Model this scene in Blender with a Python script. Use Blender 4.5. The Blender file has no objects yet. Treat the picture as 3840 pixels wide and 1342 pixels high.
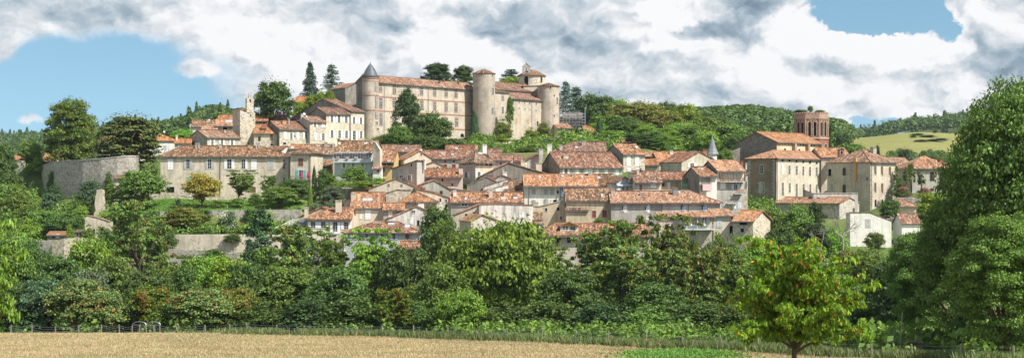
import bpy, math, random
import numpy as np
from math import sin, cos, radians, pi, sqrt, atan2
R = random.Random(7)
F, U0, HV = 5275.0, 1920.0, 690.0          # focal length, centre column and horizon row, in photo pixels
S = bpy.context.scene
COL = S.collection

def P(u, v, D): return ((u-U0)/F*D, D, (HV-v)/F*D)

# ------------------------------------------------------------------ mesh helper
class MB:
    def __init__(s): s.v=[]; s.f=[]; s.uv=[]; s.has=False
    def face(s, pts, uv=None):
        n=len(s.v); s.v+= [tuple(p) for p in pts]; s.f.append(tuple(range(n,n+len(pts))))
        s.uv.append(uv or [(p[0]+p[1],p[2]) for p in pts])
    def box(s, x0,x1,y0,y1,z0,z1, m=None):
        m=m or (lambda a,b,c:(a,b,c))
        c=[m(x,y,z) for z in (z0,z1) for y in (y0,y1) for x in (x0,x1)]
        for q in ((0,2,3,1),(4,5,7,6),(0,1,5,4),(2,6,7,3),(0,4,6,2),(1,3,7,5)):
            s.face([c[i] for i in q])
    def tube(s, pts, rad, n=6, close=True):
        rings=[]
        for i,p in enumerate(pts):
            a=np.array(pts[max(i-1,0)],float); b=np.array(pts[min(i+1,len(pts)-1)],float)
            t=b-a; t/= (np.linalg.norm(t)+1e-9)
            x=np.cross(t,(0.31,0.93,0.17)); x/= (np.linalg.norm(x)+1e-9); y=np.cross(t,x)
            r=rad[i] if hasattr(rad,'__len__') else rad
            rings.append([tuple(np.array(p)+r*(cos(k*2*pi/n)*x+sin(k*2*pi/n)*y)) for k in range(n)])
        base=len(s.v)
        for rg in rings: s.v+=rg
        for i in range(len(rings)-1):
            for k in range(n):
                k2=(k+1)%n
                s.f.append((base+i*n+k, base+i*n+k2, base+(i+1)*n+k2, base+(i+1)*n+k)); s.uv.append([(k/n,i),(k2/n,i),(k2/n,i+1),(k/n,i+1)])
        if close:
            s.f.append(tuple(base+k for k in range(n))); s.uv.append([(0,0)]*n)
            s.f.append(tuple(base+(len(rings)-1)*n+k for k in range(n))); s.uv.append([(0,0)]*n)
    def lathe(s, prof, n=28, cx=0, cy=0, a0=0.0, uvs=1.0):
        base=len(s.v)
        for r,z in prof:
            s.v+=[(cx+r*cos(a0+k*2*pi/n), cy+r*sin(a0+k*2*pi/n), z) for k in range(n)]
        acc=0
        for i in range(len(prof)-1):
            dl=sqrt((prof[i+1][0]-prof[i][0])**2+(prof[i+1][1]-prof[i][1])**2)
            for k in range(n):
                k2=(k+1)%n
                s.f.append((base+i*n+k, base+i*n+k2, base+(i+1)*n+k2, base+(i+1)*n+k))
                ra=max(prof[i][0],prof[i+1][0]); w=ra*2*pi/n
                s.uv.append([(k*w,acc),((k+1)*w,acc),((k+1)*w,acc+dl),(k*w,acc+dl)])
            acc+=dl
    def slab(s, pts, th, ex):
        """planar roof slab: polygon pts (top), thickness th downwards, ex = unit vector along the eave, for the tile UVs"""
        p=[np.array(q,float) for q in pts]
        n=np.cross(p[1]-p[0],p[2]-p[0]); n/=np.linalg.norm(n)
        if n[2]<0: n=-n
        e=np.array(ex,float); e-=n*np.dot(e,n); e/=np.linalg.norm(e); sl=np.cross(n,e)
        uv=[(float(np.dot(q,e)),float(np.dot(q,sl))) for q in p]
        lo=[q-n*th for q in p]
        s.face(p,uv); s.face(lo[::-1],uv[::-1])
        for i in range(len(p)):
            j=(i+1)%len(p); s.face([p[i],lo[i],lo[j],p[j]],[uv[i],uv[i],uv[j],uv[j]])
    def mesh(s, name):
        me=bpy.data.meshes.new(name); me.from_pydata(s.v,[],s.f)
        ul=me.uv_layers.new(name='UVMap'); flat=[c for f in s.uv for q in f for c in q]
        ul.data.foreach_set('uv',flat); return me

def link(name, data, parent=None, loc=None):
    o=bpy.data.objects.new(name,data); COL.objects.link(o)
    if parent: o.parent=parent
    if loc is not None: o.location=loc
    return o
def part(name, mb, mat, parent=None, loc=None, smooth=False):
    me=mb.mesh(name) if isinstance(mb,MB) else mb
    if mat is not None and not me.materials: me.materials.append(M(mat))
    if smooth: me.polygons.foreach_set('use_smooth',[True]*len(me.polygons))
    return link(name, me, parent, loc)
def tag(o, label, cat, group=None, kind=None):
    o['label']=label; o['category']=cat
    if group: o['group']=group
    o['kind']=kind or 'thing'
    return o
def thing(name, label, cat, loc=(0,0,0), rz=0.0, group=None):
    o=link(name,None,None,loc); o.rotation_euler=(0,0,rz); o.empty_display_size=.5
    return tag(o,label,cat,group)

# ------------------------------------------------------------------ materials
MATS={}
def nt(name):
    m=bpy.data.materials.new(name); m.use_nodes=True; t=m.node_tree; b=t.nodes['Principled BSDF']
    return m,t,b
def N(t, typ, **k):
    n=t.nodes.new(typ)
    for a,b in k.items():
        if a.startswith('i_'): n.inputs[a[2:].replace('_',' ')].default_value=b
        else: setattr(n,a,b)
    return n
def ramp(t, fac, stops, interp='LINEAR'):
    n=t.nodes.new('ShaderNodeValToRGB'); n.color_ramp.interpolation=interp; e=n.color_ramp.elements
    while len(e)<len(stops): e.new(.5)
    for i,(p,c) in enumerate(stops):
        e[i].position=p; e[i].color=(*c,1) if len(c)==3 else c
    t.links.new(fac,n.inputs[0]); return n.outputs[0]
def mix(t, fac, a, b, mode='MIX'):
    n=t.nodes.new('ShaderNodeMix'); n.data_type='RGBA'; n.blend_type=mode
    for sock,val in ((n.inputs[0],fac),(n.inputs[6],a),(n.inputs[7],b)):
        if hasattr(val,'links'): t.links.new(val,sock)
        elif isinstance(val,(int,float)): sock.default_value=val
        else: sock.default_value=(*val,1)
    return n.outputs[2]
def math_(t, op, a, b=None, c=None, clamp=False):
    n=t.nodes.new('ShaderNodeMath'); n.operation=op; n.use_clamp=clamp
    for i,val in enumerate((a,b,c)):
        if val is None: continue
        if hasattr(val,'links'): t.links.new(val,n.inputs[i])
        else: n.inputs[i].default_value=val
    return n.outputs[0]
def coords(t, scale=(1,1,1)):
    """object coordinates shifted by a random per-object offset, so that no two houses share their stains"""
    tc=N(t,'ShaderNodeTexCoord'); oi=N(t,'ShaderNodeObjectInfo')
    ge=N(t,'ShaderNodeNewGeometry')
    mp=N(t,'ShaderNodeMapping'); mp.inputs['Scale'].default_value=scale
    t.links.new(ge.outputs['Position'],mp.inputs['Vector'])
    return mp.outputs[0], oi.outputs['Random']
def noise(t, vec, scale, detail=4, rough=.6):
    n=N(t,'ShaderNodeTexNoise'); n.inputs['Scale'].default_value=scale; n.inputs['Detail'].default_value=detail; n.inputs['Roughness'].default_value=rough
    t.links.new(vec,n.inputs['Vector']); return n.outputs['Fac']

def wall_mat(name, col, stain=.45, stone=0.0, patch=0.0, streak=.35, dark=(.16,.145,.12), stonec=(.36,.32,.26), rough=.9):
    m,t,b=nt(name); vec,rnd=coords(t)
    n1=noise(t,vec,.35,6,.65); n2=noise(t,vec,2.2,5,.7)
    c=mix(t, ramp(t,n2,[(.3,(0,0,0)),(.7,(1,1,1))]), tuple(x*.84 for x in col), tuple(min(1,x*1.1) for x in col))
    vs,_=coords(t,(1.6,1.6,.16)); n3=noise(t,vs,.9,5,.7)
    c=mix(t, math_(t,'MULTIPLY',ramp(t,n3,[(.46,(0,0,0)),(.68,(1,1,1))]),min(1,streak*1.3)), c, dark)
    c=mix(t, math_(t,'MULTIPLY',ramp(t,n1,[(.44,(0,0,0)),(.64,(1,1,1))]),min(1,stain*1.5)), c, tuple(x*.52 for x in col))
    n4=noise(t,vec,.8,5,.7); c=mix(t, math_(t,'MULTIPLY',ramp(t,n4,[(.55,(0,0,0)),(.70,(1,1,1))]),.4), c, tuple(min(.85,x*1.28) for x in col))
    hgt=n2
    if stone>0 or patch>0:
        vo=N(t,'ShaderNodeTexVoronoi'); vo.inputs['Scale'].default_value=2.6; t.links.new(vec,vo.inputs['Vector'])
        sep=N(t,'ShaderNodeSeparateColor'); t.links.new(vo.outputs['Color'],sep.inputs[0])
        sc=ramp(t,sep.outputs[0],[(0,tuple(x*.55 for x in stonec)),(.5,stonec),(1,tuple(min(1,x*1.5) for x in stonec))])
        ve=N(t,'ShaderNodeTexVoronoi'); ve.feature='DISTANCE_TO_EDGE'; ve.inputs['Scale'].default_value=2.6; t.links.new(vec,ve.inputs['Vector'])
        sc=mix(t, ramp(t,ve.outputs['Distance'],[(.02,(1,1,1)),(.09,(0,0,0))]), sc, tuple(min(1,x*1.25) for x in stonec))
        if stone>0: f=stone
        else: f=math_(t,'MULTIPLY',ramp(t,noise(t,vec,.22,5,.7),[(.56,(0,0,0)),(.62,(1,1,1))]),patch)
        c=mix(t,f,c,sc)
    hs=N(t,'ShaderNodeHueSaturation'); t.links.new(c,hs.inputs['Color'])
    t.links.new(math_(t,'MULTIPLY_ADD',rnd,.22,.9),hs.inputs['Value'])
    t.links.new(hs.outputs[0],b.inputs['Base Color']); b.inputs['Roughness'].default_value=rough
    b.inputs['Specular IOR Level'].default_value=.2
    bp=N(t,'ShaderNodeBump'); bp.inputs['Strength'].default_value=.5; bp.inputs['Distance'].default_value=.06
    t.links.new(hgt,bp.inputs['Height']); t.links.new(bp.outputs[0],b.inputs['Normal'])
    return m
def tile_mat(name, cols, lichen=.5, dark=(.09,.06,.045), pale=(.52,.40,.30)):
    m,t,b=nt(name); uv=N(t,'ShaderNodeUVMap'); sx=N(t,'ShaderNodeSeparateXYZ'); t.links.new(uv.outputs[0],sx.inputs[0])
    x=math_(t,'DIVIDE',sx.outputs[0],.27); y=math_(t,'DIVIDE',sx.outputs[1],.42)
    cb=N(t,'ShaderNodeCombineXYZ'); t.links.new(math_(t,'FLOOR',x),cb.inputs[0]); t.links.new(math_(t,'FLOOR',y),cb.inputs[1])
    oi=N(t,'ShaderNodeObjectInfo'); t.links.new(math_(t,'MULTIPLY',oi.outputs['Random'],57.),cb.inputs[2])
    wn=N(t,'ShaderNodeTexWhiteNoise'); t.links.new(cb.outputs[0],wn.inputs[0])
    k=len(cols); c=ramp(t,wn.outputs['Value'],[(i/k,cc) for i,cc in enumerate(cols)],'CONSTANT')
    cb2=N(t,'ShaderNodeCombineXYZ'); t.links.new(math_(t,'FLOOR',math_(t,'MULTIPLY',x,.5)),cb2.inputs[0]); t.links.new(math_(t,'FLOOR',math_(t,'MULTIPLY',y,.10)),cb2.inputs[1]); wn2=N(t,'ShaderNodeTexWhiteNoise'); t.links.new(cb2.outputs[0],wn2.inputs[0])
    c=mix(t,1.0,c,ramp(t,wn2.outputs['Value'],[(0,(.60,.59,.58)),(.3,(.86,.86,.86)),(.8,(1.06,1.06,1.06)),(1,(1.22,1.24,1.26))]),'MULTIPLY')
    vec,rnd=coords(t); n1=noise(t,vec,.45,6,.7); n2=noise(t,vec,1.7,4,.7)
    c=mix(t, math_(t,'MULTIPLY',ramp(t,n1,[(.5,(0,0,0)),(.68,(1,1,1))]),lichen), c, dark)
    c=mix(t, math_(t,'MULTIPLY',ramp(t,n2,[(.62,(0,0,0)),(.76,(1,1,1))]),.2), c, pale)
    cov=math_(t,'ABSOLUTE',math_(t,'SINE',math_(t,'MULTIPLY',x,pi)))
    c=mix(t, math_(t,'MULTIPLY',ramp(t,cov,[(.0,(1,1,1)),(.38,(0,0,0))]),.55), c, (.05,.03,.02))
    hs=N(t,'ShaderNodeHueSaturation'); t.links.new(c,hs.inputs['Color']); t.links.new(math_(t,'MULTIPLY_ADD',oi.outputs['Random'],.28,.72),hs.inputs['Value']); t.links.new(math_(t,'MULTIPLY_ADD',math_(t,'FRACT',math_(t,'MULTIPLY',oi.outputs['Random'],7.3)),.2,.80),hs.inputs['Saturation']); hs.inputs['Hue'].default_value=.513
    t.links.new(hs.outputs[0],b.inputs['Base Color']); b.inputs['Roughness'].default_value=.85; b.inputs['Specular IOR Level'].default_value=.2
    bp=N(t,'ShaderNodeBump'); bp.inputs['Strength'].default_value=.8; bp.inputs['Distance'].default_value=.09
    t.links.new(cov,bp.inputs['Height']); t.links.new(bp.outputs[0],b.inputs['Normal'])
    return m
def plain(name, col, rough=.7, var=.15, metal=0.0, spec=.3, sc=3.0):
    m,t,b=nt(name); vec,rnd=coords(t); n=noise(t,vec,sc,4,.65)
    c=mix(t, ramp(t,n,[(.3,(0,0,0)),(.7,(1,1,1))]), tuple(x*(1-var) for x in col), tuple(min(1,x*(1+var)) for x in col))
    t.links.new(c,b.inputs['Base Color']); b.inputs['Roughness'].default_value=rough; b.inputs['Metallic'].default_value=metal
    b.inputs['Specular IOR Level'].default_value=spec; return m
TIPSC={'l_cherry':1.3}
def leaf_mat(name, col, var=.4, tips=None, tipf=.1, trans=.28, yel=.25):
    m,t,b=nt(name); ge=N(t,'ShaderNodeNewGeometry'); oi=N(t,'ShaderNodeObjectInfo')
    r=ge.outputs['Random Per Island']
    c=ramp(t,r,[(0,tuple(x*(1-var) for x in col)),(.55,col),(1,(min(1,col[0]*(1+var+yel)),min(1,col[1]*(1+var)),col[2]*1.0))])
    if tips:
        r2=math_(t,'FRACT',math_(t,'MULTIPLY',r,37.7)); vt_,_=coords(t)
        c=mix(t,math_(t,'LESS_THAN',r2,math_(t,'MULTIPLY',ramp(t,noise(t,vt_,TIPSC.get(name,.5),3,.5),[(.42,(.15,.15,.15)),(.62,(2.2,2.2,2.2))]),tipf)),c,tips)
    vec,_=coords(t); n=noise(t,vec,.16,3,.5)
    hs=N(t,'ShaderNodeHueSaturation'); t.links.new(c,hs.inputs['Color'])
    t.links.new(math_(t,'MULTIPLY',math_(t,'MULTIPLY_ADD',oi.outputs['Random'],0 if name=='l_cherry' else .35,1.2 if name=='l_cherry' else .88),math_(t,'MULTIPLY_ADD',n,.8,.62)),hs.inputs['Value'])
    t.links.new(math_(t,'MULTIPLY_ADD',oi.outputs['Random'],0 if name=='l_cherry' else .03,.497 if name=='l_cherry' else .485),hs.inputs['Hue'])
    t.links.new(hs.outputs[0],b.inputs['Base Color']); b.inputs['Roughness'].default_value=.5; b.inputs['Specular IOR Level'].default_value=.25
    tr=N(t,'ShaderNodeBsdfTranslucent'); 
    t.links.new(mix(t,1.0,hs.outputs[0],(1.0,1.0,.45),'MULTIPLY'),tr.inputs[0])
    ms=N(t,'ShaderNodeMixShader'); ms.inputs[0].default_value=trans; t.links.new(b.outputs[0],ms.inputs[1]); t.links.new(tr.outputs[0],ms.inputs[2])
    t.links.new(ms.outputs[0],t.nodes['Material Output'].inputs[0]); return m

DEF={
 # walls
 'cream':lambda:wall_mat('cream',(.62,.54,.425),.3,0,.0,.3),
 'cream_old':lambda:wall_mat('cream_old',(.62,.545,.43),.4,0,.75,.4,stonec=(.42,.36,.28)),
 'castle':lambda:wall_mat('castle',(.55,.475,.385),.35,0,.45,.3,dark=(.2,.16,.12),stonec=(.52,.42,.31)),
 'tower':lambda:wall_mat('tower',(.49,.42,.345),.45,0,.8,.35,dark=(.2,.165,.13),stonec=(.46,.37,.275)),
 'white':lambda:wall_mat('white',(.76,.73,.67),.18,0,0,.3,dark=(.3,.28,.25)),
 'whitestain':lambda:wall_mat('whitestain',(.70,.66,.60),.2,0,0,.75,dark=(.2,.18,.16)),
 'grey':lambda:wall_mat('grey',(.46,.44,.395),.4,0,.2,.45),
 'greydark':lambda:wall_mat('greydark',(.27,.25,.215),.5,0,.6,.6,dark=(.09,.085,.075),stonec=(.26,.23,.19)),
 'stone':lambda:wall_mat('stone',(.46,.41,.335),.35,.8,0,.3,stonec=(.48,.42,.33)),
 'stonegrey':lambda:wall_mat('stonegrey',(.37,.345,.30),.45,.85,0,.35,stonec=(.37,.34,.295)),
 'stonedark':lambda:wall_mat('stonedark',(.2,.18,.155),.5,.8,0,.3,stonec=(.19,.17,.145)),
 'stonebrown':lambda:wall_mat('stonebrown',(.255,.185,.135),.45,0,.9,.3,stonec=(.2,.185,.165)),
 'pink':lambda:wall_mat('pink',(.56,.49,.44),.2,0,.3,.3),
 'beige':lambda:wall_mat('beige',(.52,.44,.31),.4,0,.15,.5),
 'blue':lambda:wall_mat('blue',(.44,.51,.57),.15,0,0,.2),
 'bluegrey':lambda:wall_mat('bluegrey',(.43,.45,.46),.25,0,.6,.3),
 'paleblue':lambda:wall_mat('paleblue',(.60,.66,.66),.12,0,0,.15),
 'yellow':lambda:wall_mat('yellow',(.55,.41,.19),.3,0,.0,.6,dark=(.2,.14,.08)),
 'brick':lambda:wall_mat('brick',(.30,.135,.085),.35,0,.6,.3,stonec=(.36,.22,.16)),
 'brickpale':lambda:wall_mat('brickpale',(.40,.27,.2),.35,0,.6,.3,stonec=(.42,.33,.26)),
 'ashlar':lambda:wall_mat('ashlar',(.64,.52,.34),.35,0,.5,.3,stonec=(.5,.38,.22)),
 # roofs
 'r_orange':lambda:tile_mat('r_orange',[(.46,.18,.085),(.38,.13,.06),(.56,.31,.19),(.42,.15,.07),(.24,.085,.05),(.50,.22,.12)],.35),
 'r_mix':lambda:tile_mat('r_mix',[(.40,.155,.08),(.26,.095,.055),(.54,.33,.23),(.36,.125,.065),(.16,.07,.045),(.46,.22,.13)],.5),
 'r_brown':lambda:tile_mat('r_brown',[(.30,.135,.075),(.19,.085,.05),(.44,.28,.18),(.25,.11,.06),(.14,.07,.045)],.4),
 'r_red':lambda:tile_mat('r_red',[(.33,.115,.065),(.22,.08,.05),(.46,.26,.18),(.28,.095,.055),(.14,.06,.042)],.5),
 'r_far':lambda:tile_mat('r_far',[(.52,.17,.07),(.46,.14,.055),(.55,.22,.11)],.2),
 'slate':lambda:plain('slate',(.085,.095,.11),.5,.25,0,.4,1.2),
 'slatelight':lambda:plain('slatelight',(.2,.215,.23),.6,.2,0,.3,1.2),
 # joinery
 'wpaint':lambda:plain('wpaint',(.74,.74,.72),.5,.06),
 'wshut':lambda:plain('wshut',(.76,.76,.75),.5,.1),
 'bshut':lambda:plain('bshut',(.36,.48,.66),.5,.1),
 'lshut':lambda:plain('lshut',(.52,.57,.64),.5,.1),
 'gshut':lambda:plain('gshut',(.40,.41,.40),.6,.2),
 'nshut':lambda:plain('nshut',(.17,.09,.05),.6,.3),
 'rshut':lambda:plain('rshut',(.22,.05,.045),.6,.25),
 'tshut':lambda:plain('tshut',(.13,.48,.52),.5,.1),
 'eshut':lambda:plain('eshut',(.18,.42,.24),.5,.1),
 'glass':lambda:plain('glass',(.018,.022,.028),.25,.3,0,.22),
 'glassblue':lambda:plain('glassblue',(.10,.17,.25),.12,.3,0,.6),
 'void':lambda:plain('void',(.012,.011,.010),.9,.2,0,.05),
 'tan':lambda:plain('tan',(.42,.27,.14),.9,.2),
 'trim':lambda:plain('trim',(.50,.47,.42),.8,.12),
 'quoin':lambda:plain('quoin',(.33,.33,.32),.85,.25,0,.2,1.5),
 'bricktrim':lambda:plain('bricktrim',(.33,.18,.125),.9,.3,0,.2,4),
 'zinc':lambda:plain('zinc',(.20,.21,.22),.5,.2,.3),
 'lead':lambda:plain('lead',(.42,.44,.47),.5,.2,.2),
 'steel':lambda:plain('steel',(.42,.44,.46),.4,.15,.6),
 'iron':lambda:plain('iron',(.06,.06,.065),.6,.2,.3),
 'bluerail':lambda:plain('bluerail',(.14,.28,.42),.5,.1),
 'whiterail':lambda:plain('whiterail',(.62,.66,.70),.5,.1),
 'greenrail':lambda:plain('greenrail',(.42,.66,.44),.5,.1),
 'wood':lambda:plain('wood',(.20,.12,.07),.8,.35),
 'greywood':lambda:plain('greywood',(.27,.24,.20),.85,.3,0,.2,6),
 'canvas':lambda:plain('canvas',(.60,.49,.33),.8,.08),
 'white_cloth':lambda:plain('white_cloth',(.72,.70,.66),.8,.08),
 'pink_cloth':lambda:plain('pink_cloth',(.60,.45,.45),.8,.08),
 'red_cloth':lambda:plain('red_cloth',(.50,.03,.06),.7,.1),
 'orange':lambda:plain('orange',(.55,.16,.05),.7,.1),
 'ochre':lambda:plain('ochre',(.50,.30,.12),.6,.1),
 'concrete':lambda:wall_mat('concrete',(.58,.56,.51),.3,0,0,.6,dark=(.22,.21,.19)),
 'copper':lambda:plain('copper',(.09,.10,.09),.5,.2,.4),
 'rust':lambda:plain('rust',(.23,.11,.06),.85,.35),
 'bark':lambda:plain('bark',(.11,.085,.06),.95,.35,0,.1,5),
 'barkpale':lambda:plain('barkpale',(.34,.30,.25),.9,.3,0,.1,5),
 'carwhite':lambda:plain('carwhite',(.78,.79,.80),.25,.03,0,.6),
 'rubber':lambda:plain('rubber',(.02,.02,.02),.8,.1),
 # leaves
 'l_mid':lambda:leaf_mat('l_mid',(0.134,0.224,0.046)),
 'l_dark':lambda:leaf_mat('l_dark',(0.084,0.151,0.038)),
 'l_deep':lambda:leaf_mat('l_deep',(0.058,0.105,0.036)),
 'l_bright':lambda:leaf_mat('l_bright',(0.192,0.346,0.054),.35),
 'l_roundtree':lambda:leaf_mat('l_roundtree',(.115,.175,.034),.4,(.19,.16,.035),.12),
 'l_walnut':lambda:leaf_mat('l_walnut',(0.160,0.269,0.041),.45),
 'l_oak':lambda:leaf_mat('l_oak',(.125,.215,.050),.4),
 'l_lime':lambda:leaf_mat('l_lime',(.195,.285,.030),.35),
 'l_blue':lambda:leaf_mat('l_blue',(0.096,0.160,0.084),.35,yel=0),
 'l_olive':lambda:leaf_mat('l_olive',(.135,.175,.105),.3,yel=0),
 'l_brown':lambda:leaf_mat('l_brown',(0.173,0.224,0.046),.4,(.20,.14,.035),.3),
 'l_pod':lambda:leaf_mat('l_pod',(0.147,0.237,0.059),.4,(.24,.085,.035),.10),
 'l_apple':lambda:leaf_mat('l_apple',(0.134,0.205,0.067),.4,(.46,.20,.07),.07),
 'l_orange':lambda:leaf_mat('l_orange',(.255,.245,.05),.4,(.46,.25,.05),.16),
 'l_cherry':lambda:leaf_mat('l_cherry',(.15,.28,.03),.42,(.62,.29,.05),.05,.36),
 'l_purple':lambda:leaf_mat('l_purple',(.070,.030,.040),.4,yel=0),
 'l_vine':lambda:leaf_mat('l_vine',(.12,.21,.028),.4,(.36,.14,.03),.12),
 'l_flower':lambda:leaf_mat('l_flower',(.055,.125,.028),.4,(.75,.73,.68),.30),
 'l_pink':lambda:leaf_mat('l_pink',(.07,.15,.035),.4,(.62,.20,.30),.35),
 'l_yflower':lambda:leaf_mat('l_yflower',(.085,.145,.026),.4,(.30,.27,.04),.25),
 'l_conif':lambda:leaf_mat('l_conif',(0.049,0.102,0.043),.35,trans=.08,yel=0),
 'l_conifblue':lambda:leaf_mat('l_conifblue',(0.072,0.123,0.087),.35,trans=.08,yel=0),
 'l_yew':lambda:leaf_mat('l_yew',(0.115,0.173,0.051),.4,(.10,.12,.035),.3,trans=.1),
 'l_cyp':lambda:leaf_mat('l_cyp',(0.041,0.090,0.032),.35,trans=.05,yel=0),
 'l_palm':lambda:leaf_mat('l_palm',(.085,.145,.035),.4,(.32,.28,.08),.15),
 'l_far':lambda:leaf_mat('l_far',(0.090,0.160,0.046),.4),
 'l_dry':lambda:leaf_mat('l_dry',(.50,.40,.24),.15,(.30,.30,.13),.22,.15,yel=0),
 'l_weed':lambda:leaf_mat('l_weed',(.15,.215,.085),.35,(.30,.26,.12),.1,.25),
 'l_clover':lambda:leaf_mat('l_clover',(.13,.26,.05),.3),
}
def M(k):
    if k not in MATS: MATS[k]=DEF[k]()
    return MATS[k]

# ------------------------------------------------------------------ terrain
NEAR=[(-80,-1.2),(0,-1.7),(50,-7.0),(101,-12.5),(150,-15.9),(158,-17),(172,-19.5),(225,-19.5)]
COLS={
 0:[(260,-17),(290,-11),(320,-5),(340,0),(400,6),(600,2),(1200,20),(2000,55),(2600,58),(6000,60)],
 130:[(258,-16),(285,-10),(305,-5),(324,-2),(332,5),(400,6),(600,3),(1200,25),(2000,55),(2600,58),(6000,60)],
 400:[(255,-16),(285,-9),(303,-3.2),(316,-2),(324,4.9),(360,6),(450,4),(700,10),(1300,36),(1600,46),(2600,70),(6000,60)],
 520:[(258,-15),(262,-12),(285,-6),(303,-3),(316,-1),(326,5),(360,6.5),(450,6),(700,16),(1000,32),(1600,44),(2600,70),(6000,60)],
 640:[(261,-14.6),(264.5,-9.6),(276,-9),(281,-5.2),(300,-2.8),(318,2),(335,6.5),(360,9),(450,9),(700,18),(900,29),(1300,30),(2600,70),(6000,60)],
 800:[(261,-14.6),(264.5,-9.6),(276,-9),(280.5,-5.2),(296,-3.7),(300,-2.8),(320,2.5),(340,7.7),(370,12),(420,14),(500,12),(700,22),(880,37),(1000,38),(1500,32),(2600,65),(6000,60)],
 1100:[(260,-14),(264.5,-9.6),(276,-9),(281,-5.2),(300,-2.6),(320,2.5),(340,7),(358,10.5),(385,15),(400,18),(440,20),(520,16),(700,20),(900,28),(2600,60),(6000,60)],
 1200:[(245,-17),(258,-10.5),(270,-8),(285,-5),(300,-2.5),(320,2),(340,7),(350,9.2),(358,10.5),(385,16),(400,20),(440,22),(520,16),(700,20),(900,26),(2600,60),(6000,60)],
 1600:[(240,-18),(250,-15),(262,-12),(280,-7),(300,-2),(320,3),(345,6),(370,10.2),(385,12),(404,13),(440,15),(500,12),(700,20),(900,25),(2600,60),(6000,60)],
 2000:[(240,-17),(262,-11),(280,-6),(300,0),(320,4.5),(345,7.5),(385,10.5),(420,13.5),(440,14),(500,13),(700,19),(900,20),(2600,60),(6000,60)],
 2400:[(240,-17),(258,-12),(275,-6),(300,1),(320,4.5),(350,9),(400,12.5),(450,14),(600,20),(750,27),(900,27),(1200,24),(2600,60),(6000,60)],
 2800:[(238,-18),(250,-14),(268,-11),(290,-9.5),(305,-7.8),(325,-5.5),(340,-4),(352,-1),(372,2),(420,7),(500,13),(650,24),(780,32),(900,32),(1200,26),(2600,60),(6000,60)],
 3200:[(238,-18),(262,-13.5),(275,-12.2),(288,-10),(295,-8.4),(310,-7.8),(335,-6.5),(360,-3),(420,2),(500,8),(650,17),(800,25),(880,29),(950,29),(1300,36),(2000,44),(2600,60),(6000,60)],
 3450:[(238,-18),(270,-14),(288,-10.4),(295,-8.6),(306,-8.2),(318,-7),(326,-3.2),(345,-2.2),(400,0),(500,6.5),(650,17),(800,28),(860,32),(930,32),(1300,46),(1600,62),(2600,60),(6000,60)],
 3700:[(238,-18),(270,-14),(300,-10),(318,-7),(326,-3.2),(345,-2.2),(400,0),(500,6),(650,15),(800,26),(860,30),(930,31),(1300,52),(1600,70),(2600,60),(6000,60)],
}
CU=sorted(COLS); CARR=[(np.array([p[0] for p in NEAR+COLS[u]]),np.array([p[1] for p in NEAR+COLS[u]])) for u in CU]
def tz(x,y):
    if y<230: return float(np.interp(y,*CARR[0])) if y<225 else tz_(x,y)
    return tz_(x,y)
def tz_(x,y):
    u=min(max(x/y*F+U0,CU[0]),CU[-1]); i=min(max(int(np.searchsorted(CU,u))-1,0),len(CU)-2)
    a=(u-CU[i])/(CU[i+1]-CU[i]); a=a*a*(3-2*a)
    return float((1-a)*np.interp(y,*CARR[i])+a*np.interp(y,*CARR[i+1]))
SUNE,EXPO,CLOUD,SKYTINT,HAZE=4.45,0.76,5.05,(.80,.93,.82),0.00006
# ------------------------------------------------------------------ windows
def outline(w,h,arch,n=7):
    """opening outline in (s,z) about its bottom centre; arch: 0 square, else rise as a share of the half width"""
    if not arch: return [(-w/2,0),(w/2,0),(w/2,h),(-w/2,h)]
    r=w/2*arch; pts=[(-w/2,0),(w/2,0)]
    for k in range(n+1):
        a=pi*k/n; pts.append((w/2*cos(a), h-r+r*sin(a)))
    return pts
def ring(mb, mp, s0, z0, w, h, wi, hi_top, arch, o0, o1, sill=0.0):
    A=outline(w,h,arch); B=outline(wi,hi_top,arch); db=sill
    A=[(s0+a,z0+b) for a,b in A]; B=[(s0+a,z0+db+b) for a,b in B]
    n=len(A)
    for i in range(n):
        j=(i+1)%n
        mb.face([mp(A[i][0],o1,A[i][1]),mp(A[j][0],o1,A[j][1]),mp(B[j][0],o1,B[j][1]),mp(B[i][0],o1,B[i][1])])
        mb.face([mp(A[i][0],o0,A[i][1]),mp(A[j][0],o0,A[j][1]),mp(A[j][0],o1,A[j][1]),mp(A[i][0],o1,A[i][1])])
        mb.face([mp(B[i][0],o0,B[i][1]),mp(B[j][0],o0,B[j][1]),mp(B[j][0],o1,B[j][1]),mp(B[i][0],o1,B[i][1])])
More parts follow.
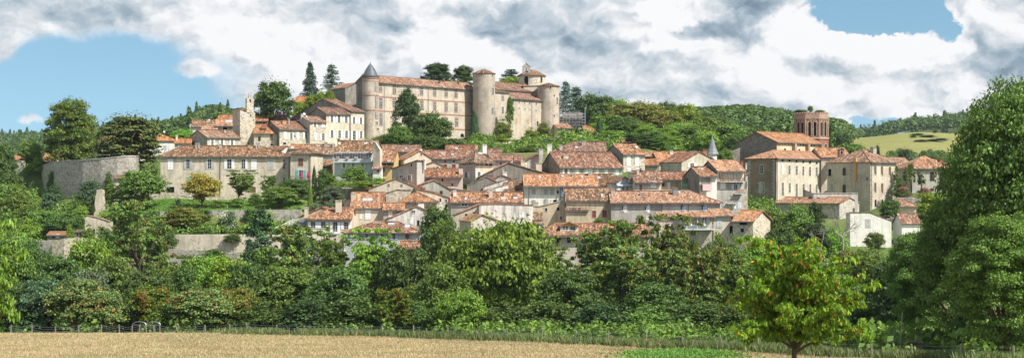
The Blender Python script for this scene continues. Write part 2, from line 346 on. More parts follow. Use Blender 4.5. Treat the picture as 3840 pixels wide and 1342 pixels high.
def win(par, mp, s, z, w, h, kind, wlab=None):
    """kind: letter(s): W casement, D dark opening, S closed shutters, O casement with open shutters, B brick-framed casement,
       L left shutter half only; then a = arched; then colour letter after ':'"""
    k,_,c=kind.partition(':'); sh={'':'wshut','w':'wshut','b':'bshut','l':'lshut','g':'gshut','n':'nshut','r':'rshut','t':'tshut','e':'eshut'}[c]
    arch=.5 if 'a' in k else (1.0 if 'A' in k else 0)
    K=k[0]; z0=z-h/2; fr=min(.08,w*.08); mw=min(.03,w*.028)
    wm=MB()
    if K in 'WOHR':
        ring(wm,mp,s,z0,w,h,w-2*fr,h-2*fr,arch,0,.07,fr)
        wm.box(s-mw,s+mw,.0,.05,z0,z0+h*.97,mp)
        for q in ((.33,.66) if h>1.1 else (.5,)): wm.box(s-w/2+fr,s+w/2-fr,.0,.045,z0+h*q-mw*.6,z0+h*q+mw*.6,mp)
        wo=part('window',wm,'nshut' if K=='R' else 'wpaint',par)
    elif K=='B':
        ring(wm,mp,s,z0-.15,w+.26,h+.30,w,h,arch,0,.06,.15)
        wo=part('window',wm,'bricktrim',par); fm=MB()
        ring(fm,mp,s,z0,w,h,w-.1,h-.1,arch,0,.05,.05)
        fm.box(s-.032,s+.032,0,.045,z0,z0+h,mp); fm.box(s-w/2,s+w/2,0,.045,z0+h*.66-.035,z0+h*.66+.035,mp)
        for q in (.22,.44,.83): fm.box(s-w/2,s+w/2,0,.035,z0+h*q-.014,z0+h*q+.014,mp)
        for q in (-.25,.25): fm.box(s+w*q-.014,s+w*q+.014,0,.036,z0,z0+h,mp)
        part('frame',fm,'wpaint',wo)
    else:
        ring(wm,mp,s,z0-.08,w+.22,h+.2,w,h,arch,0,.05,.08)
        wo=part('window',wm,'trim',par)
    if K!='S':
        pm=MB(); ol=outline(w,h,arch); pm.face([mp(s+a,.012,z0+b) for a,b in ol])
        part('pane',pm,'void' if K in 'D' else ('tan' if K=='T' else 'glass'),wo)
    if K=='S':
        for sg in (-1,1):
            sm=MB(); a0,a1=(s-w/2,s-.015) if sg<0 else (s+.015,s+w/2)
            if arch:
                ol=outline(w,h,arch); pts=[(s+a,z0+b) for a,b in ol]
                half=[p for p in pts if (p[0]-s)*sg>0.01]; half=half+[(s+sg*.015,max(p[1] for p in pts)),(s+sg*.015,z0)] if sg>0 else [(s-.015,z0)]+[(s-.015,max(p[1] for p in pts))]+half
                sm.face([mp(a,.06,b) for a,b in half]); sm.face([mp(a,.0,b) for a,b in half])
            else: sm.box(a0,a1,0,.06,z0,z0+h,mp)
            for q in (.2,.8): sm.box(a0+.03,a1-.03,.06,.085,z0+h*q-.04,z0+h*q+.04,mp)
            part('shutter',sm,sh,par)
    if K in 'OHL':
        for sg in (-1,1):
            if K=='H' and sg<0: continue
            sm=MB(); sw=w*.52; a0=s+sg*(w/2+.04); a1=a0+sg*sw; lo,hi=min(a0,a1),max(a0,a1)
            sm.box(lo,hi,.03,.085,z0,z0+h*(.96 if not arch else .9),mp)
            for q in (.2,.75): sm.box(lo+.03,hi-.03,.085,.11,z0+h*q-.04,z0+h*q+.04,mp)
            part('shutter',sm,sh,par)
    return wo

# ------------------------------------------------------------------ houses
class House: pass
def hit(h, face, u, v):
    """point of the line of sight (u,v) on a face of the house -> (s along the face, z above the house origin)"""
    a=(u-U0)/F; b=(HV-v)/F; c,s_=cos(h.yaw),sin(h.yaw)
    d=(c,s_); n=(-s_,c)      # along the front, towards the back
    x0,y0=h.x0,h.y0
    if face=='R': x0+=d[0]*h.L; y0+=d[1]*h.L
    if face in 'LR': d,n=n,d
    if isinstance(face,str) and face[0]=='Y':      # plane parallel to the front, at depth
        k=float(face[1:]); x0+=n[0]*k; y0+=n[1]*k
    # ray t*(a,1): n.(t*(a,1)-(x0,y0))=0
    t=(n[0]*x0+n[1]*y0)/(n[0]*a+n[1])
    return ((t*a-x0)*d[0]+(t-y0)*d[1], t*b-h.z0)
def fmap(h, face):
    if face=='F': return lambda s,o,z:(s,-o,z)
    if face=='L': return lambda s,o,z:(-o,s,z)
    if face=='R': return lambda s,o,z:(h.L+o,s,z)
    k=float(face[1:]); return lambda s,o,z:(s,k-o,z)
def setup(h, u0, u1, ve, D, yaw, dep, us):
    h.yaw=radians(yaw); c,s=cos(h.yaw),sin(h.yaw)
    x0,y0,ze=P(u0,ve,D); a1=(u1-U0)/F; h.x0,h.y0=x0,y0
    h.L=(a1*y0-x0)/(c-a1*s)
    if us is not None:
        a=(us-U0)/F; px,py=(x0,y0) if us<u1 and us<=u0 else (x0+c*h.L,y0+s*h.L)
        dep=(a*py-px)/(-s-a*c)
    h.dep=dep; pts=[(x0+c*i-s*j, y0+s*i+c*j) for i in (0,h.L) for j in (0,dep)]
    h.z0=min(tz(*p) for p in pts)-1.2
    h.he=ze-h.z0
def zat(h, x, y, v):
    """height above the house origin of row v at local (x,y)"""
    wy=h.y0+sin(h.yaw)*x+cos(h.yaw)*y
    return (HV-v)/F*wy-h.z0
def roof_y(h,y): return h.he+(h.hr-h.he)*min(1,y/h.ry)
def deco(h, wins, chims, sky, pipes, rp):
    for w in wins:
        face='F'
        if isinstance(w[0],str): face=w[0]; w=w[1:]
        u,v,ww,hh,kind=w
        us=u if isinstance(u,(list,tuple)) else (u,)
        for i,uu in enumerate(us):
            vv=v if not isinstance(v,(list,tuple)) else v[0]+(v[1]-v[0])*i/max(1,len(us)-1)
            a,zt=hit(h,face,uu-ww/2,vv-hh/2); b,zb=hit(h,face,uu+ww/2,vv+hh/2)
            zb=zb if face=='F' else hit(h,face,uu,vv+hh/2)[1]; zt=hit(h,face,uu,vv-hh/2)[1]
            win(h.o, fmap(h,face), (a+b)/2, (zt+zb)/2, abs(b-a), zt-zb, kind)
    for cdat in chims:
        u,vt,wpx,hpx=cdat[:4]; f=cdat[4] if len(cdat)>4 else .9; mat=cdat[5] if len(cdat)>5 else R.choice(['grey','cream','greydark','stonegrey'])
        y=f*h.ry; s,zt=hit(h,'Y%.4f'%y,u,vt); _,zb=hit(h,'Y%.4f'%y,u,vt+hpx); w=wpx/F*(h.y0+y)/2
        d=max(.22,min(w*.9,.45)); m=MB(); zb=zb-.5
        m.box(s-w,s+w,y-d,y+d,zb,zt-.22); m.box(s-w-.06,s+w+.06,y-d-.06,y+d+.06,zt-.22,zt-.12)
        m.box(s-w*.8,s-w*.6,y-d*.8,y+d*.8,zt-.12,zt); m.box(s+w*.6,s+w*.8,y-d*.8,y+d*.8,zt-.12,zt); 
        m.box(s-w-.03,s+w+.03,y-d,y+d,zt,zt+.07)
        part('chimney',m,mat,rp)
    for (u,v,wpx,hpx) in sky:
        # point on the front slope
        lo,hi=0.0,h.ry
        for _ in range(30):
            y=(lo+hi)/2; s,z=hit(h,'Y%.5f'%y,u,v)
            if z>roof_y(h,y): lo=y
            else: hi=y
        w=wpx/F*(h.y0+y)/2; sl=(h.hr-h.he)/h.ry; e=max(.35,hpx/F*(h.y0+y)/max(.15,sl)/2); m=MB()
        A=[(s-w,y-e),(s+w,y-e),(s+w,y+e),(s-w,y+e)]
        up=[(a,b,h.he+sl*b+.2) for a,b in A]; dn=[(a,b,h.he+sl*b-.05) for a,b in A]
        m.face(up)
        for i in range(4): j=(i+1)%4; m.face([up[i],dn[i],dn[j],up[j]])
        part('skylight',m,'lead',rp)
    for pp in pipes:
        face,u=pp if isinstance(pp,tuple) else ('F',pp)
        s,_=hit(h,face,u,700); mp=fmap(h,face); m=MB(); m.tube([mp(s,.1,-.2),mp(s,.1,h.he-.15),mp(s,.3,h.he)],.06,6)
        part('drainpipe',m,'zinc',h.o)
def HA(name, label, u0, u1, ve, D, yaw=0, roof='gx', vr=None, dep=7.0, us=None, wall='cream', tile='r_mix',
       wins=(), chims=(), sky=(), pipes=(), a=0.0, b=0.0, ov=.35, gov=.18, cat='house', group=None, lwall=None, gutter=True):
    """house whose front wall ends in a level eave; vr = photo row of the left end of the ridge"""
    h=House(); setup(h,u0,u1,ve,D,yaw,dep,us); L,dp,he=h.L,h.dep,h.he
    h.o=thing(name,label,cat,(h.x0,h.y0,h.z0),h.yaw,group)
    h.ry=dp if roof=='sx' else dp/2
    if roof=='hip' and a==0 and b==0: a=b=dp/2
    a=min(a,L*.5); b=min(b,L*.5)
    h.hr=zat(h,a,h.ry,vr); sl=(h.hr-he)/h.ry; hr=h.hr
    W=MB()
    W.face([(0,0,0),(L,0,0),(L,0,he),(0,0,he)])
    if roof=='sx':
        W.face([(0,dp,0),(L,dp,0),(L,dp,hr),(0,dp,hr)]); gl=[(0,0,0),(0,dp,0),(0,dp,hr),(0,0,he)]
        gr=[(L,y,z) for _,y,z in gl]
    else:
        W.face([(0,dp,0),(L,dp,0),(L,dp,he),(0,dp,he)])
        gl=[(0,0,0),(0,dp,0),(0,dp,he)]+([(0,dp/2,hr-.06)] if a==0 else [])+[(0,0,he)]
        gr=[(L,0,0),(L,dp,0),(L,dp,he)]+([(L,dp/2,hr-.06)] if b==0 else [])+[(L,0,he)]
    W.face(gr)
    if lwall:  # side material; on some houses its darker tone holds the shade
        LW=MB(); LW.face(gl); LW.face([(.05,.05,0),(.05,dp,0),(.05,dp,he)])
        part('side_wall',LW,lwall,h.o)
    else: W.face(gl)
    part('wall',W,wall,h.o)
    Rf=MB(); ex=(1,0,0); th=.13; up=.07
    za=-sl*ov
    if roof=='sx':
        Rf.slab([(-gov,-ov,he+za+up),(L+gov,-ov,he+za+up),(L+gov,dp+.2,hr+sl*.2+up),(-gov,dp+.2,hr+sl*.2+up)],th,ex)
    else:
        la,lb=(a if a else -gov),(L-b if b else L+gov)
        xl,xr=(-ov if a else -gov),(L+ov if b else L+gov)
        sa=(hr-he)/a if a else 0; sb=(hr-he)/b if b else 0
        e=he+za+up; r=hr+up
        Rf.slab([(xl,-ov,e),(xr,-ov,e),(lb,dp/2,r),(la,dp/2,r)],th,ex)
        Rf.slab([(xr,dp+ov,e),(xl,dp+ov,e),(la,dp/2,r),(lb,dp/2,r)],th,ex)
        if a: Rf.slab([(-ov,dp+ov,e),(-ov,-ov,e),(a,dp/2,r)],th,(0,1,0))
        if b: Rf.slab([(L+ov,-ov,e),(L+ov,dp+ov,e),(L-b,dp/2,r)],th,(0,1,0))
        Rf.tube([(la,dp/2,r+.02),(lb,dp/2,r+.02)],.13,6)
        if a: Rf.tube([(xl,-ov,e),(la,dp/2,r)],.1,5)
        if b: Rf.tube([(xr,-ov,e),(lb,dp/2,r)],.1,5)
    rp=part('roof',Rf,tile,h.o)
    if gutter:
        g=MB(); g.box(-gov,L+gov,-ov-.09,-ov+.02,he+za-.13,he+za-.02); part('gutter',g,'zinc',h.o)
    deco(h,wins,chims,sky,pipes,rp); h.rp=rp
    return h
def HG(name, label, prof, D, yaw=0, dep=8.0, us=None, wall='cream', tile='r_mix', wins=(), chims=(), pipes=(), cope=False, ov=.3,
       cat='house', group=None, lwall=None, fov=.2):
    """house whose visible front is a gable, lean-to or parapet: prof = its top edge, left to right, in photo pixels"""
    h=House(); setup(h,prof[0][0],prof[-1][0],prof[0][1],D,yaw,dep,us); dp=h.dep
    q=[hit(h,'F',*p) for p in prof]; q[0]=(0,q[0][1]); h.L=q[-1][0]; L=h.L
    h.o=thing(name,label,cat,(h.x0,h.y0,h.z0),h.yaw,group)
    h.ry=dp; h.hr=max(z for _,z in q); h.he=q[0][1]
    W=MB(); top=[(s,z) for s,z in q]
    W.face([(0,0,0),(L,0,0)]+[(s,0,z) for s,z in top[::-1]]); W.face([(0,dp,0),(L,dp,0)]+[(s,dp,z) for s,z in top[::-1]])
    W.face([(L,0,0),(L,dp,0),(L,dp,top[-1][1]),(L,0,top[-1][1])])
    lf=[(0,0,0),(0,dp,0),(0,dp,top[0][1]),(0,0,top[0][1])]
    if lwall: LW=MB(); LW.face(lf); LW.face([(.05,.05,0),(.05,dp,0),(.05,dp,1)]); part('side_wall',LW,lwall,h.o)
    else: W.face(lf)
    part('wall',W,wall,h.o)
    Rf=MB()
    for i in range(len(top)-1):
        (s0,z0),(s1,z1)=top[i],top[i+1]; dl=sqrt((s1-s0)**2+(z1-z0)**2); ux,uz=(s1-s0)/dl,(z1-z0)/dl
        e0=ov if i==0 else 0; e1=ov if i==len(top)-2 else 0
        if cope:
            Rf.slab([(s0-ux*.1,-.12,z0-uz*.1+.1),(s1+ux*.1,-.12,z1+uz*.1+.1),(s1+ux*.1,.35,z1+.1),(s0-ux*.1,.35,z0+.1)],.1,(0,1,0))
            Rf.slab([(s0,.35,z0-.5),(s1,.35,z1-.5),(s1,dp,z1-.5),(s0,dp,z0-.5)],.1,(0,1,0))
        else:
            A=(s0-ux*e0,z0-uz*e0+.09); B=(s1+ux*e1,z1+uz*e1+.09)
            Rf.slab([(A[0],-fov,A[1]),(B[0],-fov,B[1]),(B[0],dp+.1,B[1]),(A[0],dp+.1,A[1])],.16,(0,1,0))
    rp=part('roof',Rf,tile,h.o)
    h.roofz=None
    deco(h,wins,chims,(),pipes,rp); h.rp=rp
    return h
def balcony(h, u0, u1, vrail, vfloor, mat, out=1.0, face='F', step=.16, slab='concrete', cross=False, roofposts=None, name='balcony'):
    a,zr=hit(h,face,u0,vrail); b,zf=hit(h,face,u1,vfloor); zr=hit(h,face,u0,vrail)[1]; mp=fmap(h,face); m=MB()
    m.box(a,b,0,out,zf-.15,zf,mp); o=part(name,m,slab,h.o); r=MB()
    r.box(a,b,out-.06,out,zr-.05,zr,mp); r.box(a,b,out-.05,out-.01,zf+.06,zf+.1,mp)
    n=max(2,int((b-a)/step))
    for i in range(n+1):
        s=a+(b-a)*i/n; r.box(s-.018,s+.018,out-.05,out-.015,zf,zr,mp)
    if cross:
        for i in range(0,n,4):
            s0=a+(b-a)*i/n; s1=a+(b-a)*min(n,i+4)/n
            r.tube([mp(s0,out,zf),mp(s1,out,zr)],.04,4); r.tube([mp(s0,out,zr),mp(s1,out,zf)],.04,4)
    for s in (a,b): r.box(s-.03,s+.03,0,out,zr-.05,zr,mp)
    part('railing',r,mat,o)
    if roofposts:
        vt,us,pm=roofposts
        for u in us:
            s,zt=hit(h,face,u,vt); p=MB(); p.box(s-.07,s+.07,out-.16,out-.02,zf-.15,zt,mp); part('post',p,pm,h.o)
    return (a,b,zf,zr)
def band(h, face, u0, v0, u1, v1, th, mat, name='string_course', out=.07):
    a,za=hit(h,face,u0,v0); b,zb=hit(h,face,u1,v1); z=(za+zb)/2; m=MB(); m.box(min(a,b),max(a,b),0,out,z-th/2,z+th/2,fmap(h,face)); part(name,m,mat,h.o)
def panel(h, face, u0, v0, u1, v1, out0, out1, mat, name):
    a,zt=hit(h,face,u0,v0); b,_=hit(h,face,u1,v0); _,zb=hit(h,face,u0,v1); m=MB(); m.box(min(a,b),max(a,b),out0,out1,zb,zt,fmap(h,face)); return part(name,m,mat,h.o)
def quoins(h, face, u, v0, v1, mat='quoin', side=1, vs=(.45,.3)):
    s,zt=hit(h,face,u,v0); _,zb=hit(h,face,u,v1); m=MB(); z=zb; i=0; mp=fmap(h,face)
    while z<zt-.2:
        w=.75 if i%2 else .45; m.box(min(s,s+side*w),max(s,s+side*w),-.02,.03,z+.01,z+.44,mp); z+=.45; i+=1
    part('quoins',m,mat,h.o)
# ------------------------------------------------------------------ round towers
def tower(name, label, u, rpx, vt, vb, D, roofprof, rmat, wall='tower', wins=(), bands=(), n=32, rot=0.0, cat='tower', flare=0.0):
    r=rpx/F*D; x,y,zt=P(u,vt,D+r); y=D+r; x=(u-U0)/F*y; zt=(HV-vt)/F*D; zb=min(tz(x,y),tz(x,y-r),(HV-vb)/F*D)-1.5
    o=thing(name,label,cat,(x,y,zb)); H=zt-zb; m=MB()
    m.lathe([(r*(1+flare),0),(r*1.0,H*.5),(r,H)],n,a0=rot); m.face([(r*cos(k*2*pi/n+rot),r*sin(k*2*pi/n+rot),H-.01) for k in range(n)]); part('wall',m,wall,o,smooth=n>12)
    rm=MB(); pr=[(r*a,H+b) for a,b in roofprof]; rm.lathe(pr,n,a0=rot); part('roof',rm,rmat,o,smooth=n>12)
    def hitc(uu,vv):
        a=(uu-U0)/F; A=1+a*a; B=-2*(a*x+y); C=x*x+y*y-r*r; d=max(0,B*B-4*A*C); t=(-B-sqrt(d))/(2*A)
        return atan2(t-y,t*a-x), (HV-vv)/F*t-zb, t
    for (uu,vv,w,hh,kind) in wins:
        ang,z,t=hitc(uu,vv); k=abs(cos(ang+pi/2)); wm=w/F*t/max(.35,k); hm=hh/F*t
        rr=r*cos(pi/n) if n<=12 else r
        mp=lambda s,o_,zz,ang=ang: ((rr+o_+.03)*cos(ang)-s*sin(ang),(rr+o_+.03)*sin(ang)+s*cos(ang),zz)
        win(o,mp,0,z,wm,hm,kind)
    for (vv,th,mat,out) in bands:
        z=(HV-vv)/F*D-zb; bm=MB(); bm.lathe([(r,z-th/2),(r+out,z-th/2),(r+out,z+th/2),(r,z+th/2)],n,a0=rot); part('string_course',bm,mat,o)
    return o,r,H,hitc
# ================================================================== LEFT: terrace houses
h=HA('house','pale house with orange roof and blue-grey shutters behind the yew on the round stone terrace',410,657,521,336,34,'hip',485,us=362,wall='white',tile='r_far',
   wins=[((588,625),(565,562),15,34,'Sa:l'),('L',388,573,15,38,'Sa:l'),('L',384,530,9,14,'S:l')],a=4,b=4.5,gutter=True)
HA('house','small annex with orange roof joined to the pale house by the yew',655,716,536,338,10,'gx',522,dep=6,wall='cream',tile='r_far',wins=[((672,692),548,11,8,'S')],chims=[(663,507,7,14,.6,'cream')])
HA('house','small pinkish house with orange roof by the left edge behind the ivy',36,76,598,345,-8,'gx',579,dep=8,wall='pink',tile='r_far',wins=[(56,608,12,9,'W')])
HA('house','low house with orange roof half hidden by trees left of the round terrace',160,205,602,342,5,'gx',577,dep=7,wall='cream',tile='r_far')
HG('ruined_wall','broken grey stone gable wall near the left edge',[(58,613),(70,606),(80,606),(90,620)],338,0,dep=.8,wall='stonegrey',tile='stonegrey',cope=True,cat='wall')
# long house
h=HA('house','long cream house with brown hipped roof above the lawn',602,1087,584,300,1.2,'hip',548,dep=10.5,wall='cream_old',tile='r_brown',lwall='grey',
   wins=[(639,617,19,38,'S'),((705,786),615,15,38,'O:g'),(860,615,18,38,'O'),(913,615,14,38,'H'),(952,617,20,38,'S'),(1015,617,20,38,'S:g'),(1066,616,10,38,'W'),
         (639,711,30,21,'D'),(1066,674,9,18,'W'),(1015,672,10,17,'D'),(706,672,14,18,'S:e'),(952,711,14,20,'S:n')],
   chims=[(736,537,5,26,.8,'grey'),(745,537,5,26,.8,'grey'),(827,539,7,24,.75,'grey'),(962,535,5,28,.8,'grey'),(971,535,5,28,.8,'grey')],pipes=[826,1083],a=3.6,b=7.2,ov=.45)
h=HA('house','cream house with turquoise shutters and wooden balcony beside the long cream house',1089,1167,574,298,-9,'hip',555,dep=8.5,wall='cream',tile='r_brown',
   wins=[(1128,608,18,28,'S:n'),(1129,655,17,38,'O:t')],a=3.3,b=2.6,ov=.5,pipes=[1162])
balcony(h,1097,1166,660,674,'wood',1.3,slab='wood')
HA('house','grey house with brown roof behind the cream house with turquoise shutters',1165,1250,577,317,4,'gx',543,dep=8,wall='grey',tile='r_brown',wins=[((1204,1228),580,7,7,'D')],chims=[(1222,533,12,22,.9,'stonegrey'),(1230,538,9,20,.9,'stonegrey'),(1250,537,6,24,.7,'lead')])
HA('shed','low wooden lean-to with tiled roof beside the white gallery house',1174,1243,619,309,2,'sx',602,dep=4,wall='wood',tile='r_mix',cat='shed')
HG('house','small white gable house between the long roof and the stone houses',[(1057,563),(1076,547),(1090,556)],326,35,us=995,wall='white',tile='r_mix',wins=[(1080,560,5,10,'S:g')])
HA('house','low house with orange roof in front of the stone house with arched windows',1086,1160,557,324,2,'gx',543,dep=6,wall='cream',tile='r_orange',chims=[(1152,538,8,22,.9,'grey')])
# white gallery house
h=HA('house','white gallery house with a glazed upper balcony and blue curtains',1254,1398,568,301,-9,'gx',529,dep=9,wall='paleblue',tile='r_brown',
   wins=[((1290,1325,1360),622,9,22,'O:w')],chims=[(1270,520,8,30,.9,'brick'),(1394,527,6,20,.7,'grey')],sky=[(1371,540,12,5)],ov=1.2)
panel(h,'F',1256,594,1396,606,.0,1.0,'paleblue','balcony_front'); panel(h,'F',1254,607,1398,610,0,1.1,'wpaint','balcony_floor')
panel(h,'F',1256,570,1396,574,0,1.0,'paleblue','beam')
g=MB()
a,zt=hit(h,'F',1256,574); b,zb=hit(h,'F',1396,592); mp=fmap(h,'F'); zb=hit(h,'F',1256,592)[1]
g.face([mp(a,.93,zb),mp(b,.93,zb),mp(b,.93,zt),mp(a,.93,zt)]); go=part('gallery_glazing',g,'glassblue',h.o); g=MB()
for i in range(15):
    s=a+(b-a)*i/14; g.box(s-.06,s+.06,.9,1.02,zb,zt,mp)
part('frame',g,'wpaint',go)
for u in (1273,1307,1341,1375):
    s,z=hit(h,'F',u,592); q=MB()
    for k in range(40):
        c=np.array(mp(s+R.uniform(-.35,.35),1.15+R.uniform(-.1,.15),z-.1+R.uniform(-.2,.3))); d=.09; q.face([c+(-d,0,-d),c+(d,0,-d),c+(d,0,d),c+(-d,0,d)])
    part('flower_box',q,'pink_cloth',h.o)
balcony(h,1350,1396,643,652,'whiterail',.9,slab='wpaint')
HG('wall','tall cream party wall at the right end of the white gallery house',[(1399,532),(1408,535),(1425,562)],297,-25,dep=1.0,wall='cream',tile='cream',cope=True,cat='wall')
# stone houses around the clock tower
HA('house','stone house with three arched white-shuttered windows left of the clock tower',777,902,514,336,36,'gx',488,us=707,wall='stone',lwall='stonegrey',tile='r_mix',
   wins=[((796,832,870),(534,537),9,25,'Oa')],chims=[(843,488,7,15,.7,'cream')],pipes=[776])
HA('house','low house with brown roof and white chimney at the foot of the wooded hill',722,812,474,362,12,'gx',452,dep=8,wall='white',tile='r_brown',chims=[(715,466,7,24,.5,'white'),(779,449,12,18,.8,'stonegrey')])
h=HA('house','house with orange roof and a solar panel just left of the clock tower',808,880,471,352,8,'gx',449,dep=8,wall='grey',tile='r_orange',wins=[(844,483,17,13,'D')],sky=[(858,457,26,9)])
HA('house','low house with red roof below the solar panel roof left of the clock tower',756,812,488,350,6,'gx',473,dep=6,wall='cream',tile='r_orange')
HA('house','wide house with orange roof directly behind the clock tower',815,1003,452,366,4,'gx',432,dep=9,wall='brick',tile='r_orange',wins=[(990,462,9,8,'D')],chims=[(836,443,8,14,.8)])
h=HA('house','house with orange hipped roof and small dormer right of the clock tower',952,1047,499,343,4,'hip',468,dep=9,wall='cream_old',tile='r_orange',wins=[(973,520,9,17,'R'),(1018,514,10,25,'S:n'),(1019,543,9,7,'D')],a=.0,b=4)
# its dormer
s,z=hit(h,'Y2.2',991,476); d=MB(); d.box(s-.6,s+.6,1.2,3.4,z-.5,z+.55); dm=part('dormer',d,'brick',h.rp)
h=HA('house','stone house with shaded left gable and four white-shuttered windows below the purple tree',1048,1160,483,342,33,'gx',455,us=985,wall='stone',lwall='greydark',tile='r_red',  # left gable's shade is put into its darker material
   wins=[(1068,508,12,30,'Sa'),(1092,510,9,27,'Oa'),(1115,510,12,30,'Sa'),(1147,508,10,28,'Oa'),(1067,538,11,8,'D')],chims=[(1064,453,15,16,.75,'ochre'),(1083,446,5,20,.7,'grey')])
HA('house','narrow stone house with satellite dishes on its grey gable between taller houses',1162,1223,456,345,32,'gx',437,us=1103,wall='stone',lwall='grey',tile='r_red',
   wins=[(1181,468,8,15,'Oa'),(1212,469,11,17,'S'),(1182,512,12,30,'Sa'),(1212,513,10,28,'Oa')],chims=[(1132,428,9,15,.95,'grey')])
HA('house','cream house with two rows of three arched white-shuttered windows below the castle',1223,1313,425,350,33,'gx',403,us=1158,wall='cream',lwall='greydark',tile='r_red',  # dark left gable: shade carried by the wall colour
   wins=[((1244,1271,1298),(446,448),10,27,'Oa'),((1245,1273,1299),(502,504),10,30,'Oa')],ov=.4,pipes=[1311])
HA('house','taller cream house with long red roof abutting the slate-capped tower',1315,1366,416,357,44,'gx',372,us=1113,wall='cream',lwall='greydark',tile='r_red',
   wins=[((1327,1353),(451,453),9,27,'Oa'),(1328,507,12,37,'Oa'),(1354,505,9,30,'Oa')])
HA('house','white house with orange roof behind the clipped lime-green trees',1098,1180,389,405,-8,'gx',364,dep=9,wall='white',tile='r_far',wins=[(1104,404,5,8,'D')])

# clock tower
h=House(); setup(h,900,957,409,344,32,5,873); L,dp=h.L,h.dep
h.o=thing('clock_tower','square stone clock tower with a narrow open belfry on top','tower',(h.x0,h.y0,h.z0),h.yaw)
W=MB(); he=h.he; hl=he+.1; hr=he-.75
W.face([(0,0,0),(L,0,0),(L,0,hr),(L*.28,0,hr+.05),(0,0,hl)])
W.face([(L,0,0),(L,dp,0),(L,dp,hr),(L,0,hr)]); W.face([(0,dp,0),(L,dp,0),(L,dp,hr),(0,dp,hl)]); W.face([(0,0,0),(0,dp,0),(0,dp,hl),(0,0,hl)]); W.face([(0,0,hl),(L,0,hr),(L,dp,hr),(0,dp,hl)])
part('wall',W,'stone',h.o)
Rf=MB(); Rf.slab([(-.15,-.15,hl+.12),(L*.45,-.15,hr+.3),(L*.45,dp+.1,hr+.3),(-.15,dp+.1,hl+.12)],.14,(0,1,0)); part('roof',Rf,'r_mix',h.o)
a,_=hit(h,'F',926,400); b,_=hit(h,'F',951,400); zt=hit(h,'F',938,369)[1]; q=(b-a)
B=MB(); B.box(a,a+q*.36,0,1.0,hr-.3,zt); B.box(b-q*.36,b,0,1.0,hr-.3,zt); B.box(a+q*.36,b-q*.36,0,1.0,hr-.3,zt-1.0); B.box(a+q*.36,b-q*.36,0,1.0,zt-.25,zt-.05)
B.box(a+q*.3,b-q*.3,.3,.7,zt,zt+.35); B.box(a+q*.36,b-q*.36,.2,.8,zt+.6,zt+.75)
for s in (a+q*.3,b-q*.3-.12): B.box(s,s+.12,.3,.7,zt,zt+.7)
bo=part('belfry',B,'stone',h.o)
bl=MB(); bl.lathe([(.02,0),(.1,-.05),(.16,-.35),(.26,-.5)],12,(a+b)/2,.5); part('bell',bl,'copper',bo,(0,0,zt-.25))
s,z=hit(h,'F',913,432); ck=MB(); ck.lathe([(.0,.08),(.5,.08),(.55,.1),(.62,.1),(.62,0)],24); co=part('clock_face',ck,'trim',h.o,(s,-.0,z)); co.rotation_euler=(pi/2,0,0)
hn=MB(); hn.box(-.03,.03,0,.36,.09,.11); hn.box(-.02,.26,-.03,.03,.09,.11); part('clock_hands',hn,'iron',co)
for u,v,w_,h_ in ((940,433,5,9),(951,450,4,5),(924,495,3,4),(932,538,4,9)): 
    s,z=hit(h,'F',u,v); win(h.o,fmap(h,'F'),s,z,w_/F*344,h_/F*344,'Da')
an=MB(); an.tube([((a+b)/2-.2,.5,zt+.7),((a+b)/2-.2,.5,zt+1.3)],.035,5); an.tube([((a+b)/2-2.0,.5,zt+.75),((a+b)/2+.3,.5,zt+1.15)],.03,5)
for k in range(5): an.tube([((a+b)/2-1.8+k*.4,.2,zt+.8+k*.07),((a+b)/2-1.8+k*.4,.8,zt+.8+k*.07)],.02,4)
part('antenna',an,'iron',h.o)

# ================================================================== CASTLE
h=HA('castle_wing','long castle wing with three rows of brick-framed windows',1386,1778,304,376,50,'gx',281,us=1336,wall='castle',lwall='greydark',tile='r_mix',ov=.5,cat='castle',  # west side turned from the sun; its shade is painted as dark grey
   wins=[(1427,331,11,31,'B'),(1479,337,12,34,'B'),(1531,341,12,34,'B'),(1581,342,11,32,'B'),(1630,346,11,31,'B'),(1673,349,11,31,'B'),(1710,352,11,31,'B'),(1768,356,9,31,'B'),
         (1428,387,12,42,'B'),(1479,384,12,36,'B'),(1531,389,12,36,'B'),(1582,395,11,35,'B'),(1630,398,11,35,'B'),(1673,402,11,35,'B'),(1710,404,11,35,'B'),(1768,407,9,34,'B'),
         (1429,448,11,46,'B'),(1479,445,12,40,'B'),(1531,448,12,36,'B'),(1582,446,11,34,'B'),(1674,458,11,32,'B'),(1712,459,11,32,'B'),(1768,460,8,22,'B'),(1733,508,13,14,'Da'),(1517,322,6,6,'D')],
   chims=[(1648,303,7,16,.5,'brick'),(1663,300,6,12,.9,'brick'),(1720,306,7,14,.55,'brick')],pipes=[1440,1605,1773])
band(h,'F',1421,360,1770,388,.3,'bricktrim'); band(h,'F',1421,413,1770,438,.3,'bricktrim'); band(h,'F',1640,484,1776,486,.35,'bricktrim'); 
h.castle=True
HG('castle_annex','shaded castle annex wall left of the slate-capped tower',[(1295,329),(1334,311),(1350,311)],384,38,dep=8,wall='greydark',tile='r_orange',cat='castle',cope=False)  # wall faces away from the sun; shade is part of its grey
tower('round_tower','round castle tower with a pointed slate cone',1389,31,290,560,371,[(1.06,.0),(1.1,.05),(.88,.8),(.62,2.0),(.3,3.1),(.06,3.75),(.03,4.1),(0.0,4.25)],'slate',
   wins=[(1411,326,6,30,'B'),(1412,383,6,40,'B'),(1413,432,6,22,'B'),(1413,462,7,14,'W'),(1417,484,4,7,'D')],bands=[(292,.5,'bricktrim',.14),(304,.18,'bricktrim',.06),(357,.22,'bricktrim',.07),(413,.22,'bricktrim',.07)])
